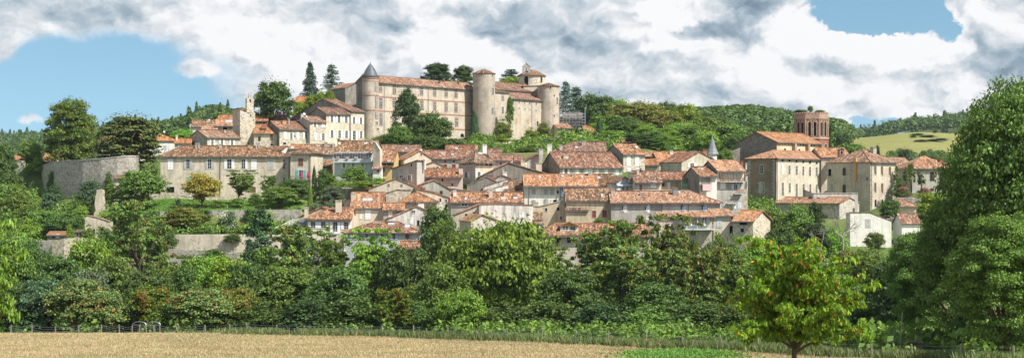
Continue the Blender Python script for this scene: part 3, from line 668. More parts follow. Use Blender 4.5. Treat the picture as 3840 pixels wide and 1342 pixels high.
tower('round_tower','round castle tower with a flat tiled cone in the middle of the castle',1815,42,274,540,402,[(1.07,-.12),(1.07,0),(.6,.75),(.2,1.25),(0,1.4)],'r_red',
   wins=[(1848,342,7,30,'WA'),(1847,415,7,28,'WA'),(1847,281,4,10,'D'),(1856,424,3,12,'D')],flare=.03)
h=HA('castle_wing','short castle bay with two windows right of the middle round tower',1852,1909,343,408,48,'sx',328,dep=8,wall='castle',tile='r_red',cat='castle',wins=[(1885,364,8,28,'B'),(1885,413,8,28,'W')])
h=HA('castle_wing','blank castle wing with rows of small square windows and buttress vines',1908,2046,367,414,48,'sx',345,dep=5,wall='castle',tile='r_red',cat='castle',ov=.5,
   wins=[((1924,1947,1967,1986),(378,386),7,15,'W'),((2011,2032),(389,391),7,14,'W'),((1925,1947,1968,1986),(404,411),8,8,'W'),((2011,2032),(414,416),7,8,'W'),
         ((1936,1979),(452,456),8,21,'TA'),(2016,464,5,20,'D')],pipes=[1994])
HA('castle_nave','long upper castle roof with small dormers over a brick clerestory',1858,2022,333,417,47,'gx',305,dep=11,wall='brickpale',tile='r_red',cat='castle',wins=[((1947,1995),(355,361),8,11,'DA')])
tower('round_tower','round castle tower with a wide low tiled roof at the right end of the castle',2056,41,321,530,424,[(1.1,-.12),(1.1,0),(.55,.55),(.15,.95),(0,1.05)],'r_red',
   wins=[(2090,378,5,26,'W'),(2078,434,9,10,'W'),(2064,329,6,7,'D'),(2079,358,4,5,'D')],flare=.02)
HG('castle_annex','square grey castle block between the nave roof and the right round tower',[(1963,324),(2022,322)],428,20,dep=10,wall='castle',tile='r_red',cat='castle')
o,r,H,hc=tower('lantern_tower','round stone lantern tower with a bell gable above the castle',1994,50,281,350,440,[(1.11,-.15),(1.11,0),(.6,1.15),(.2,1.85),(0,2.0)],'r_mix',wall='ashlar' if 0 else 'stone',
   wins=[(1974,303,15,34,'DA'),(2030,298,6,22,'DA')],bands=[(284,.3,'trim',.2)])
B=MB(); yy=-r*.72; k=440/F
cx=(1973-1994)*k; zb=H-.2; zt=H+(281-250)*k
B.box(cx-15*k,cx-6*k,yy,yy+.9,zb,zt); B.box(cx+6*k,cx+15*k,yy,yy+.9,zb,zt); B.box(cx-6*k,cx+6*k,yy,yy+.9,zb,H+9*k); B.box(cx-6*k,cx+6*k,yy,yy+.9,zt-.35,zt)
for (y_) in (yy,yy+.9): B.face([(cx-16*k,y_,zt),(cx+16*k,y_,zt),(cx,y_,zt+1.1)])
B.face([(cx-17*k,yy-.1,zt-.05),(cx,yy-.1,zt+1.15),(cx,yy+1,zt+1.15),(cx-17*k,yy+1,zt-.05)]); B.face([(cx+17*k,yy-.1,zt-.05),(cx,yy-.1,zt+1.15),(cx,yy+1,zt+1.15),(cx+17*k,yy+1,zt-.05)])
B.box(cx-.12,cx+.12,yy+.3,yy+.6,zt+1.1,zt+1.5)
bg=part('bell_gable',B,'stonegrey',o); bl=MB(); bl.lathe([(.02,0),(.18,-.1),(.26,-.55),(.42,-.8)],12,cx,yy+.45); part('bell',bl,'copper',bg,(0,0,zt-.4))
HA('outbuilding','low stone outbuilding with tiled roof at the foot of the right round tower',2090,2146,480,420,12,'sx',463,dep=6,wall='stone',tile='r_mix',wins=[(2123,510,6,18,'W')])
HA('outbuilding','stone outbuilding with orange hipped roof behind the paired cypresses',2146,2246,495,416,-10,'hip',472,dep=9,wall='stone',tile='r_orange',a=3.5,b=4)
HA('house','house with orange roof peeping out among the trees above the grey gable roofs',2338,2392,541,352,5,'gx',524,dep=7,wall='cream',tile='r_mix')

# ================================================================== MIDDLE OF THE VILLAGE
h=HA('house','half-timbered yellow house with a brown wooden gallery under its eave',1404,1478,600,298,-4,'gx',562,dep=9,wall='yellow',tile='r_mix',wins=[(1440,637,9,18,'W'),(1440,675,11,12,'R')],ov=1.0)
balcony(h,1403,1474,613,622,'wood',.9,slab='wood',roofposts=(601,(1405,1430,1452,1472),'wood')); panel(h,'F',1404,601,1476,621,-.0,.02,'void','gallery_shade_sheet')  # near-black sheet on the flat wall stands in for the gallery's shade
HA('house','little white oriel house with its own small tiled roof beside the yellow half-timbered house',1398,1430,632,295,-2,'sx',620,dep=2.5,wall='white',tile='r_mix',wins=[(1418,641,11,11,'W')])
HA('house','house with two low orange roofs behind the half-timbered yellow house',1424,1575,568,314,2,'gx',545,dep=9,wall='grey',tile='r_mix',chims=[(1572,549,8,18,.6,'brick'),(1522,555,10,8,.6)],sky=[(1522,559,8,4)])
HG('house','cream gable house whose orange roof slopes down leftward beside the half-timbered house',[(1514,598),(1574,566),(1617,593)],303,26,us=1483,dep=9,wall='cream',lwall='grey',tile='r_orange',wins=[(1579,579,5,9,'D')])  # grey left side paints in the shade beside the sunlit cream gable
HG('house','tall windowed grey house with a single-pitch roof edge and a sunlit narrow right side',[(1470,633),(1563,602)],293,-34,us=1591,dep=6,wall='grey',tile='r_mix',wins=[(1505,662,15,12,'W'),(1536,667,13,22,'W'),(1543,619,6,11,'D')],chims=[(1592,599,7,28,.8,'white')])
h=HA('house','blue-grey house with dark red shutters under a wide brown-red roof',1582,1735,594,319,1,'gx',565,dep=9,wall='bluegrey',tile='r_red',wins=[((1670,1702),605,10,10,'S:r'),(1670,620,14,9,'S:r'),(1702,628,14,26,'S:r')],chims=[(1661,571,16,14,.6,'white')],sky=[(1697,581,9,4)])
HA('house','house with the highest brown-red roof behind the red-shuttered house',1672,1790,584,325,1,'gx',546,dep=9,wall='grey',tile='r_red',chims=[(1725,546,6,18,.7,'brick'),(1787,546,9,22,.8,'cream')],sky=[(1712,558,11,5)])
h=HA('house','tall corner house with grey left side and cream front under a brown hipped roof',1782,1848,606,300,24,'hip',566,us=1720,wall='cream',lwall='grey',tile='r_brown',
   wins=[((1791,1806),615,13,12,'W'),((1824,1840),(615,616),11,12,'R'),(1796,655,12,24,'Oa'),(1830,656,9,22,'Oa'),('L',1741,616,17,12,'W'),('L',1766,615,17,12,'W'),('L',1749,656,12,25,'Oa'),('L',1747,700,16,16,'DA')],
   chims=[(1815,543,16,24,.95,'white')],sky=[(1801,577,16,5)],a=3.4,b=3.4,ov=.6,pipes=[1781])
HG('wall','narrow pale chimney wall in front of the tall corner house',[(1721,629),(1736,629)],296,5,dep=.8,wall='pink',tile='r_mix',cope=True,cat='wall')
HA('house','small house with red roof just behind the tall corner house',1822,1878,579,313,2,'gx',559,dep=7,wall='cream',tile='r_red',wins=[((1849,1862),584,9,9,'R')])
h=HA('house','house with red roof and one blue-shuttered window right of the tall corner house',1834,1918,600,307,-3,'gx',581,dep=6,wall='cream',tile='r_red',wins=[(1878,615,10,14,'O:l')],pipes=[1848])
HA('house','house with dark red roof above the wide grey gable',1880,1957,603,312,-2,'gx',582,dep=7,wall='grey',tile='r_red')
HG('house','cream gable house with two tiny windows below the red-shuttered house',[(1592,618),(1630,605),(1704,642)],301,6,dep=9,wall='cream',tile='r_orange',wins=[(1627,630,5,7,'D'),(1641,628,7,6,'D')])
HA('house','pinkish house with worn red roof and scattered small windows',1593,1733,658,295,5,'gx',633,dep=7,wall='pink',tile='r_red',ov=.9,wins=[(1623,663,8,11,'W'),(1659,675,7,10,'D'),(1678,665,7,5,'D'),(1696,692,7,9,'R')])
HG('house','rough grey gable house with a right-falling orange roof and blue end wall',[(1566,696),(1628,674),(1692,711)],287,8,dep=8,wall='grey',tile='r_orange',wins=[(1655,722,10,14,'R')])
HG('house','low blue wall with a strip of orange roof beside the rough grey gable house',[(1690,707),(1757,716)],289,5,dep=6,wall='blue',tile='r_orange')
HG('house','broad plaster and stone gable house with two small square windows',[(1382,707),(1485,668),(1573,704)],281,4,dep=9,wall='cream_old',tile='r_orange',wins=[(1458,694,9,11,'W'),(1506,695,10,11,'W')],ov=.5)
HG('house','narrow cream house with stepped orange roofs and a tall white-shuttered arch',[(1563,707),(1636,722),(1692,744)],273,6,dep=9,wall='cream',tile='r_orange',wins=[(1651,750,6,12,'D'),(1673,753,6,10,'D'),(1673,777,8,26,'DA'),(1652,768,9,16,'S')],chims=[(1588,703,14,20,.1,'brick'),(1579,697,9,8,.1,'brick')])
HG('wall','rubble stone gable wall with tiled coping below the broad gable house',[(1420,733),(1487,712),(1540,713)],277,3,dep=3,wall='stone',tile='r_mix',cope=True,cat='wall')
h=HA('house','grey house with orange hipped roof and a wide strip window',1507,1635,754,268,3,'hip',724,dep=8,wall='grey',tile='r_orange',wins=[(1543,762,42,9,'W'),(1604,761,24,9,'W')],a=2.2,b=5,ov=.5)
HG('wall','thick white chimney stack in front of the strip-window house',[(1568,761),(1590,760)],264.5,3,dep=.9,wall='white',tile='r_mix',cope=True,cat='wall')
HA('house','small grey-white house with one white-shuttered window and a low orange roof',1437,1514,785,264,2,'gx',762,dep=6,wall='grey',tile='r_orange',wins=[(1464,801,14,22,'S')],ov=.4)
HG('house','white gable house streaked with dark stains and an arched white door',[(1424,832),(1563,772),(1618,797)],261,3,dep=9,wall='whitestain',tile='r_orange',wins=[(1551,793,13,12,'W'),(1541,828,18,26,'Sa'),(1568,836,10,20,'D'),(1559,836,5,20,'S')])
h=HA('house','cream house with bright orange roof and double skylight',1316,1437,777,266,2,'gx',723,dep=8.5,wall='cream',tile='r_orange',wins=[(1380,805,20,36,'S'),(1353,812,9,18,'S')],chims=[(1325,723,17,26,.55,'cream')],sky=[(1368,751,18,8),(1387,751,18,8)],pipes=[1318])
HG('house','small dark stone outbuilding with a tiled edge left of the double skylight roof',[(1291,752),(1312,742)],269,0,dep=5,wall='stonegrey',tile='r_orange')
h=HA('house','cream mansion with tall white-shuttered French windows above the trees',1151,1318,818,258,2,'hip',781,dep=9,wall='cream_old',tile='r_mix',
   wins=[((1174,1212),843,18,26,'O'),(1257,853,18,46,'O'),(1298,846,18,30,'O'),(1218,903,22,20,'S'),(1257,897,7,7,'D')],chims=[(1270,752,22,34,.6,'cream'),(1149,776,14,36,.2,'cream')],a=4.5,b=0,ov=.5,pipes=[1149])
panel(h,'F',1248,868,1266,877,.05,.3,'wpaint','balustrade')
HG('house','long beige gable roof end behind the cream mansion',[(1124,812),(1205,776),(1240,786)],266,2,dep=5,wall='beige',tile='r_mix')
h=HA('porch','small grey glazed porch with a slate roof left of the cream mansion',1122,1150,846,258.5,0,'sx',826,dep=3,wall='whiterail',tile='slate',cat='porch',wins=[(1136,862,14,20,'W')])
h=HA('house','grey-blue house with blue-shuttered arched windows just above the tree tops',1288,1572,869,250,0,'hip',833,dep=9,wall='bluegrey',tile='r_mix',
   wins=[((1325,1375,1433,1477),886,13,24,'Oa:b'),(1528,886,16,20,'Sa:n')],chims=[(1411,833,9,18,.8,'cream'),(1424,833,9,18,.8,'pink'),(1552,847,9,18,.5,'cream')],sky=[(1467,842,23,6),(1527,851,20,9)],a=5,b=4,ov=.45)
HA('house','low house with orange roof almost hidden behind the feathery trees',1495,1582,938,240,0,'gx',905,dep=7,wall='cream',tile='r_orange')
h=HA('house','long grey-white house with mottled orange roof and paired skylights',1691,1960,756,272,1,'gx',722,dep=7,wall='grey',tile='r_mix',wins=[(1742,766,24,15,'W'),(1790,766,14,14,'S:l'),((1932,1945),763,6,9,'S')],chims=[(1705,714,11,26,.6,'white'),(1840,709,14,30,.5,'cream')],sky=[(1887,746,17,5),(1933,745,17,5),(1746,748,8,4)],ov=.4)
HA('house','house with dark brown roof directly above the long grey-white house',1894,1958,720,281,1,'gx',680,dep=9,wall='grey',tile='r_brown')
h=HG('house','white house with a stained flat parapet wall and blank white shutters',[(1797,767),(1850,765),(1900,766),(1999,769)],256,2,dep=9,wall='whitestain',tile='r_orange',cope=True,wins=[(1850,805,13,20,'S'),(1957,806,18,22,'S'),(1937,843,17,18,'Sa')])
HG('house','beige side wing with sloping tiled edge left of the stained white parapet',[(1699,806),(1797,767)],257,2,dep=8,wall='cream',tile='r_orange',wins=[(1749,808,8,14,'R'),(1778,799,8,9,'R')],ov=.4)
HG('house','small gable house with pale pillar and orange roof in front of the stained white parapet',[(1766,829),(1808,804),(1898,838)],248,18,us=1724,wall='pink',lwall='grey',tile='r_orange',ov=.3,chims=[(1885,826,6,12,.3,'grey')])  # left face in shade, painted as a grey wall material
# grey gables left of centre-right
HG('house','broad dark grey gable house with an orange roof edge across the middle of the village',[(1797,663),(1906,609),(2062,654)],297,4,dep=9,wall='greydark',tile='r_orange',chims=[(1960,604,14,26,.3,'cream'),(1972,612,6,14,.4,'white')])
HG('house','low grey gable wall with a worn crest in front of the broad dark gable house',[(1752,697),(1822,663),(1862,682)],290,3,dep=4,wall='greydark',tile='greydark',cope=True,chims=[(1828,653,16,18,.3,'greydark'),(1842,655,16,14,.6,'brick')])
HG('house','small stone gable house with an orange right slope and a white chimney',[(1842,677),(1881,655),(1948,682)],291,3,dep=6,wall='stonegrey',tile='r_orange',chims=[(1893,645,16,16,.3,'white'),(1887,629,7,16,.3,'stonegrey')])
HG('wall','whitewashed sloping wall with tiled coping above the mottled orange roof',[(1812,700),(1903,672)],285,2,dep=5,wall='whitestain',tile='r_mix',cope=True,cat='wall')
HG('wall','lower sloping white wall with tiled coping and a small shuttered opening',[(1788,723),(1905,691)],282,2,dep=4,wall='white',tile='r_mix',cope=True,cat='wall',wins=[(1854,716,8,13,'S:g')])
h=HA('house','big grey house with wide red-brown roof and a row of white arched shutters',2099,2334,625,302,17,'gx',572,us=2030,wall='grey',lwall='greydark',tile='r_red',ov=.5,
   wins=[(2122,643,12,24,'Oa'),((2163,2197,2237,2271,2312),(643,645),14,25,'Sa')],chims=[(2027,559,16,30,1,'grey'),(2120,580,19,30,.6,'cream'),(2218,577,7,10,.9,'grey')])
HG('house','grey gable house with overhanging dark eave left of the big grey house',[(1970,603),(2022,577),(2032,580)],308,8,dep=8,wall='grey',tile='r_red',ov=.7)
HG('wall','short cream wall with a dark opening in front of the grey gables',[(2010,612),(2032,612)],300,4,dep=.8,wall='cream',tile='stonegrey',cope=True,cat='wall')
HA('house','house with dark red hipped roof and a single dormer below the cypresses',2076,2272,566,332,-3,'hip',535,dep=11,wall='white',tile='r_red',chims=[(2190,529,14,24,.7,'grey'),(2103,543,10,30,.1,'grey'),(2061,541,17,28,.1,'white')],sky=[(2162,555,11,5)],a=4,b=0)
h=HA('house','tall stone house with long white shutters and a dark grey left side',2335,2418,577,309,24,'gx',541,us=2268,wall='stone',lwall='greydark',tile='r_mix',wins=[((2357,2389),(603,605),14,38,'S'),((2357,2389),(635,636),14,15,'Sa')],pipes=[2336],chims=[(2378,547,12,12,.8,'stonegrey')])
h=HA('house','white house with long bright orange roof and a blue gallery balcony',1966,2243,690,278,1,'gx',655,dep=8,wall='white',tile='r_orange',ov=1.0,
   wins=[(2001,718,11,17,'S:g'),((2046,2070),719,12,19,'S:g'),(2001,760,14,20,'Sa:g'),(2048,757,15,23,'Sa:g'),(2081,753,13,9,'DA'),(2069,757,6,14,'S'),(2092,720,6,10,'D')],chims=[(2213,636,14,32,.9,'grey'),(2148,650,6,12,.8,'lead')],sky=[(2024,667,8,4),(2110,663,9,4),(2183,665,8,4)],pipes=[1983,2101])
panel(h,'F',2104,693,2242,722,0,.03,'beige','gallery_wall'); win(h.o,fmap(h,'F'),*[hit(h,'F',2127,707)[i] for i in (0,1)],.9,1.5,'O:n'); win(h.o,fmap(h,'F'),*hit(h,'F',2199,707),.9,1.5,'W')
balcony(h,2104,2206,717,733,'bluerail',1.1,slab='bluerail',roofposts=(692,(2112,2168,2204),'bluerail'),cross=True)
for u in (2149,2198):
    s,z=hit(h,'F',u,730); q=MB()
    for k in range(70):
        c=np.array(fmap(h,'F')(s+R.uniform(-.4,.4),1.25+R.uniform(-.1,.2),z+R.uniform(-.2,.35))); d=.08; q.face([c+(-d,0,-d),c+(d,0,-d),c+(d,0,d),c+(-d,0,d)])
    part('flower_box',q,'red_cloth',h.o)
HA('house','brown-roofed house with a single skylight between the blue gallery and the pale blue gable',2208,2303,694,282,1,'gx',654,dep=8,wall='beige',tile='r_brown',sky=[(2246,668,11,6)],wins=[(2258,702,11,14,'O:n')])
h=HG('house','pale blue gable house with a row of small blue windows',[(2312,683),(2343,663),(2377,684)],276,16,us=2277,wall='blue',lwall='grey',tile='r_red',ov=.5,wins=[(2321,708,8,16,'S:l'),(2337,708,9,16,'W'),(2352,708,8,15,'O:l')])
panel(h,'F',2313,692,2372,697,0,.35,'whiterail','cornice')
h=HA('house','house with brown-red roof, orange-brown door and white shutter right of the pale blue gable',2379,2480,681,273,1,'gx',643,dep=9,wall='cream',tile='r_red',ov=.5,wins=[(2403,703,10,22,'S:n'),(2450,693,19,26,'S')],chims=[(2367,646,22,28,.6,'greydark'),(2392,633,9,28,.7,'cream'),(2402,632,4,14,.9,'iron')])
balcony(h,2380,2422,707,724,'iron',.9); panel(h,'F',2380,684,2430,706,0,.02,'grey','recess_wall')
h=HA('house','house with mottled red roof over a beige gallery and a green balcony',2480,2626,668,276,1,'gx',645,dep=8,wall='beige',tile='r_red',ov=.8,wins=[(2487,692,11,15,'R'),(2508,695,9,22,'S'),(2573,682,24,22,'S:e'),(2600,683,10,20,'W'),(2573,722,22,12,'S:e')],chims=[(2517,650,11,18,.6,'white'),(2528,653,7,12,.6,'brick')])
balcony(h,2480,2545,701,721,'greywood',1.0); balcony(h,2553,2621,692,711,'greenrail',1.1,slab='greenrail',roofposts=(670,(2553,2621),'greenrail'))
HG('house','large weathered cream gable house with a long brown-red left slope',[(2556,606),(2623,568),(2688,604)],305,22,us=2478,wall='cream_old',lwall='grey',tile='r_red',ov=.4,wins=[(2595,619,16,16,'O'),(2665,598,7,9,'W')],chims=[(2640,562,18,18,.3,'brick')])
HA('house','house with two long orange roofs behind the large weathered gable',2470,2585,606,318,8,'gx',571,dep=9,wall='grey',tile='r_orange',chims=[(2538,576,22,26,.3,'greydark'),(2517,565,12,20,.8,'white')])
HA('house','small house with dark red wooden loggia below the lime trees',2418,2466,585,322,2,'gx',571,dep=6,wall='rshut',tile='r_orange',wins=[(2440,593,34,8,'R')])
HA('house','small orange-roofed shed house left of the two long orange roofs',2418,2468,618,313,-4,'gx',598,dep=6,wall='grey',tile='r_orange')
h=HA('house','tall grey house with a white loggia and brown criss-cross railing',2688,2790,635,270,14,'gx',603,us=2628,wall='grey',lwall='greydark',tile='r_orange',ov=.9,wins=[(2711,697,19,23,'S'),(2758,700,14,22,'O:l'),(2752,774,11,16,'S'),(2773,770,11,20,'S:l')],chims=[(2781,603,10,24,.7,'brick'),(2797,612,6,14,.7,'pink')])
panel(h,'F',2690,638,2788,676,0,.02,'white','loggia_wall')
for u,v,k in ((2704,654,'R'),(2733,656,'W'),(2758,660,'D')): win(h.o,fmap(h,'F'),*hit(h,'F',u,v),.75,1.6,k)
balcony(h,2692,2788,664,680,'wood',1.0,cross=True,roofposts=(640,(2694,2725,2758,2786),'wood'))
b=balcony(h,2750,2782,711,725,'iron',.8); panel(h,'F',2760,711,2770,719,.82,.86,'orange','sign'); balcony(h,2722,2760,749,761,'iron',.8)
HG('house','narrow strip of orange-edged stone house squeezed beside the monastery corner',[(2782,660),(2804,652)],277,0,dep=6,wall='stone',tile='r_orange',wins=[(2798,693,7,28,'W')])
h=HA('house','house with pale-mottled orange roof and a pink cloth hung from its balcony',2624,2688,658,268,10,'gx',627,us=2566,wall='white',lwall='greydark',tile='r_mix',ov=.5,wins=[(2637,671,14,20,'W')],sky=[(2632,636,9,5)])
balcony(h,2627,2666,675,690,'iron',.8); panel(h,'F',2630,690,2664,715,.78,.84,'pink_cloth','hanging_cloth'); panel(h,'F',2627,660,2664,718,0,.02,'greywood','recess')
h=HA('house','long pale house with bright mottled tile roof and four arched shutters',2292,2700,757,258,0,'hip',718,dep=9,wall='grey',tile='r_orange',ov=.5,wins=[((2341,2427),782,18,31,'Sa'),((2563,2641),779,20,33,'Sa:l'),(2428,818,8,14,'S')],chims=[(2533,705,22,30,.7,'greydark'),(2298,708,14,32,.8,'grey'),(2403,724,8,16,.6,'lead')],a=0,b=4.8,pipes=[2483,2582])
panel(h,'F',2484,760,2698,800,0,.03,'pink','render')
h=HA('house','beige house with dark tiled roof and two dark red shutters',2123,2292,751,260,0,'gx',707,dep=8,wall='beige',tile='r_brown',wins=[(2228,802,15,26,'S:r'),(2267,801,17,27,'S:r'),(2177,802,14,25,'S:e'),(2176,834,14,8,'W')],ov=.3,pipes=[2291],sky=[(2258,735,8,4)])
HA('house','low roof of dark mossy tiles stepping down in front of the beige house',2123,2206,786,259,0,'sx',737,dep=7,wall='beige',tile='r_brown')
HG('house','grey-beige lean-to house with a rising bare wall and tiny barred windows',[(1997,773),(2022,774),(2130,749)],262,2,dep=5,wall='beige',tile='beige',cope=True,wins=[(2048,786,8,12,'D'),(2093,783,9,13,'D'),(2104,818,12,16,'W')],chims=[(2008,757,20,28,.2,'grey'),(2128,727,14,24,.3,'orange')])
HA('lean_to','small steep tiled lean-to beside the stained white parapet',1998,2033,823,257,0,'sx',797,dep=4,wall='white',tile='r_brown',cat='shed')
HA('lean_to','tiny tiled porch roof with an air conditioner beside the stained white parapet',1988,2034,839,254,0,'sx',833,dep=2,wall='grey',tile='r_orange',cat='shed')
h=HA('house','long low house with a pink-boarded roof dormer just above the tree tops',2016,2440,879,245,0,'hip',839,dep=9,wall='pink',tile='r_mix',ov=.8,wins=[((2095,2135),897,16,26,'R'),(2313,899,8,14,'D'),(2058,897,14,24,'W')],a=3,b=0,sky=[(2022,854,8,4)])
s0,z0=hit(h,'Y1.2',2101,868); s1,z1=hit(h,'Y1.2',2166,846); d=MB(); d.box(s0,s1,1.2,4,z0-.3,z1); dm=part('dormer',d,'white',h.rp)
d=MB(); d.slab([(s0-.2,.7,z1),(( s0+s1)/2,.7,z1+.75),((s0+s1)/2,4.3,z1+.75),(s0-.2,4.3,z1)],.12,(0,1,0)); d.slab([(s1+.2,.7,z1),((s0+s1)/2,.7,z1+.75),((s0+s1)/2,4.3,z1+.75),(s1+.2,4.3,z1)],.12,(0,1,0)); part('dormer_roof',d,'r_orange',dm)
d=MB(); d.face([(s0,1.0,z1-.05),(s1,1.0,z1-.05),((s0+s1)/2,1.0,z1+.65)]); part('dormer_gable',d,'ochre',dm)
for q in (.3,.72): win(dm,lambda s,o,z:(s,1.2-o,z),s0+(s1-s0)*q,(z0+z1)/2+.1,(s1-s0)*.34,(z1-z0)*.72,'W')
panel(h,'F',2084,880,2240,884,0,.8,'wood','beam')
h=HA('house','cream house with a deep white-railed balcony and closed parasols',2554,2676,808,250,0,'sx',795,dep=4,wall='cream',tile='r_orange',ov=1.6,wins=[(2565,826,16,26,'Oa:l'),(2641,826,16,26,'Oa:l'),(2600,890,18,26,'S:g')])
balcony(h,2554,2672,843,858,'whiterail',1.5,slab='whiterail',roofposts=(810,(2572,2612),'whiterail'))
for u in (2572,2614):
    s,z=hit(h,'F',u,862); m=MB(); m.box(s-.16,s+.16,1.15,1.45,z-3.2,z-.1); part('pillar',m,'stone' if u>2600 else 'whiterail',h.o)
HA('lean_to','strip of tiled roof joining the balcony house to the long pale house',2470,2556,810,252,0,'sx',796,dep=3.5,wall='cream',tile='r_orange',cat='shed')
HA('house','plain cream house with grey-blue shutters and a dark doorway right of the balcony house',2676,2750,808,250,0,'sx',784,dep=6,wall='cream',tile='r_orange',wins=[(2697,835,17,34,'S:l'),(2742,864,12,34,'D'),(2745,819,7,14,'D')],pipes=[2675])
h=HA('barn','rough stone barn with a wide orange roof and sunlit right gable',2748,2824,827,249,-24,'gx',790,us=2889,wall='stone',tile='r_orange',wins=[(2787,836,28,15,'D'),(2784,863,12,14,'D')],ov=.6,gov=.3,cat='barn')

# ================================================================== RIGHT: cathedral and monastery
h=HA('cathedral','dark stone cathedral nave with orange roof and arched windows',2913,3084,531,352,47,'gx',495,us=2764,wall='ashlar',lwall='stonedark',tile='r_orange',ov=.5,gov=.3,cat='church',
   wins=[((2932,2944,2956,2968),(537,539),5,6,'D'),((2990,3002,3013),(541,543),5,6,'D'),((3032,3042,3053),(544,546),5,6,'D'),((2943,2997,3047),(562,568),8,13,'DA')],gutter=True)
for u in (2974,3024,3074):
    s,z=hit(h,'F',u,540); m=MB(); mp=fmap(h,'F'); m.box(s-.45,s+.45,0,.9,0,h.he-.4,mp); part('buttress',m,'brickpale',h.o)
HG('buttress_wall','low dark stone buttress wall at the left foot of the cathedral',[(2741,572),(2775,558)],353,20,dep=6,wall='stonedark',tile='stonegrey',cope=True,cat='wall')
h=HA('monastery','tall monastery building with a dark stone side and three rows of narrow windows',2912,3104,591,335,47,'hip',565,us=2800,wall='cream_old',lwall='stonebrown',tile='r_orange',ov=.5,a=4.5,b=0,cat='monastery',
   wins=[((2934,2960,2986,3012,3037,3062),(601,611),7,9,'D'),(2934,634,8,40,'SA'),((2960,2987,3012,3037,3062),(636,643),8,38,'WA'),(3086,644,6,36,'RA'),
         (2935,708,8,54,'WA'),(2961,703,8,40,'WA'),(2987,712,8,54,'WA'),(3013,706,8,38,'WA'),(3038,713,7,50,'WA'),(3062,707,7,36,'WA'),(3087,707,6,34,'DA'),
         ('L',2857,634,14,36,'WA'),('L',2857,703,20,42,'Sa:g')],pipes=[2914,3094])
quoins(h,'L',2906,600,740); quoins(h,'L',2806,600,740,side=-1)
h=HA('monastery','monastery wing with hipped roof, yellow flue pipe and sunlit right end',3264,3362,605,330,36,'hip',560,us=3102,wall='cream_old',lwall='cream_old',tile='r_mix',ov=.5,a=5.5,b=4,cat='monastery',
   wins=[((3282,3307,3337),(637,642),8,36,'SA:n'),((3282,3308),(703,705),8,38,'SA:n'),(3338,707,8,38,'SA:g'),((3283,3308),(761,760),7,27,'DA'),(3337,758,8,20,'SA:e'),
         ('L',3112,647,11,27,'D'),('L',3166,643,12,30,'RA'),('L',3114,704,18,36,'Sa:g'),('L',3166,707,12,32,'RA')],chims=[(3275,552,20,34,.7,'stonegrey')],pipes=[3268])
quoins(h,'F',3264,612,790,'stonegrey'); 
s,_=hit(h,'L',3210,700); m=MB(); m.box(s-.35,s+.35,0,.45,8,h.he+.9,fmap(h,'L')); part('flue_pipe',m,'ochre',h.o)
s,z=hit(h,'L',3252,670); m=MB(); m.tube([(-.06,s-.4,z-.4),(-.06,s+.4,z+.4)],.07,5); m.tube([(-.06,s+.4,z-.4),(-.06,s-.4,z+.4)],.07,5); part('wall_anchor',m,'iron',h.o)
h=HG('terrace','white concrete terrace wall at the foot of the monastery',[(3049,725),(3217,724)],318,0,dep=8,wall='concrete',tile='concrete',cope=True,cat='terrace')
HA('outbuilding','long low stone outbuilding with orange roof below the monastery',2908,3148,760,318,-33,'gx',740,us=3222,wall='stonegrey',tile='r_orange',ov=.45,wins=[('R',3203,787,10,15,'R')],chims=[(2998,742,9,12,.7,'zinc'),(3070,741,9,10,.8,'zinc')],pipes=[3145])
h=HG('house','white rendered house with a grey louvred window and sloping roofline',[(3188,797),(3262,797),(3343,828)],275,8,us=3172,wall='white',tile='r_mix',cope=True,wins=[(3255,837,17,30,'S:g')])
HA('house','far-right house with a red roof left of the palm garden villa',3318,3424,625,356,12,'gx',593,dep=9,wall='cream',tile='r_mix',wins=[(3375,648,8,16,'WA')])
HA('villa','pale villa with hipped orange roof behind the palm trees',3418,3580,628,346,8,'hip',588,dep=11,wall='grey',tile='r_mix',ov=.6,a=4.8,b=4.8,cat='villa',wins=[(3495,661,16,34,'Ra'),(3447,652,13,14,'Ra'),(3429,670,8,26,'R'),(3495,711,15,12,'Ra'),(3549,652,8,20,'RA'),(3566,653,7,20,'RA')],chims=[(3528,598,13,26,.5,'brick'),(3548,612,9,10,.8,'lead')])
HA('house','small low house with orange hipped roof below the palm garden',3352,3436,772,300,-5,'hip',749,dep=7,wall='cream',tile='r_orange',a=2,b=2)
HA('house','little white house with a bright red roof beside the big right-hand trees',3382,3450,832,278,22,'gx',800,us=3350,wall='white',tile='r_red')
HA('chapel','low orange-roofed chapel with a brick bell dormer between cathedral and monastery wing',3080,3190,588,349,6,'gx',556,dep=10,wall='cream',tile='r_orange',cat='chapel')
k=346/F; m=MB(); x,y,z=P(3154,580,346); m.box(-9*k,9*k,-.6,1.2,-1,20*k); ob=thing('bell_dormer','small brick bell dormer with a dark arch on the orange chapel roof','bell turret',(x,y,z)); part('wall',m,'brick',ob)
m=MB(); m.slab([(-11*k,-.8,19*k),(0,-.8,25*k),(0,1.5,25*k),(-11*k,1.5,19*k)],.12,(0,1,0)); m.slab([(11*k,-.8,19*k),(0,-.8,25*k),(0,1.5,25*k),(11*k,1.5,19*k)],.12,(0,1,0)); part('roof',m,'r_mix',ob)
win(ob,lambda s,o,zz:(s,-.6-o,zz),0,8*k,8*k,14*k,'DA')
# turret with slate spire
o,r,H,hc=tower('turret','slender slate spire on a small white turret among the trees left of the cathedral',2671,17,576,600,331,[(1.45,-.1),(1.25,.25),(.85,1.3),(.5,2.6),(.2,3.7),(.04,4.25),(0,4.6)],'slatelight',wall='white',n=8)
HG('house','dark slate roof left of the slate-spired turret',[(2585,577),(2606,566),(2650,574)],334,4,dep=7,wall='grey',tile='slate')

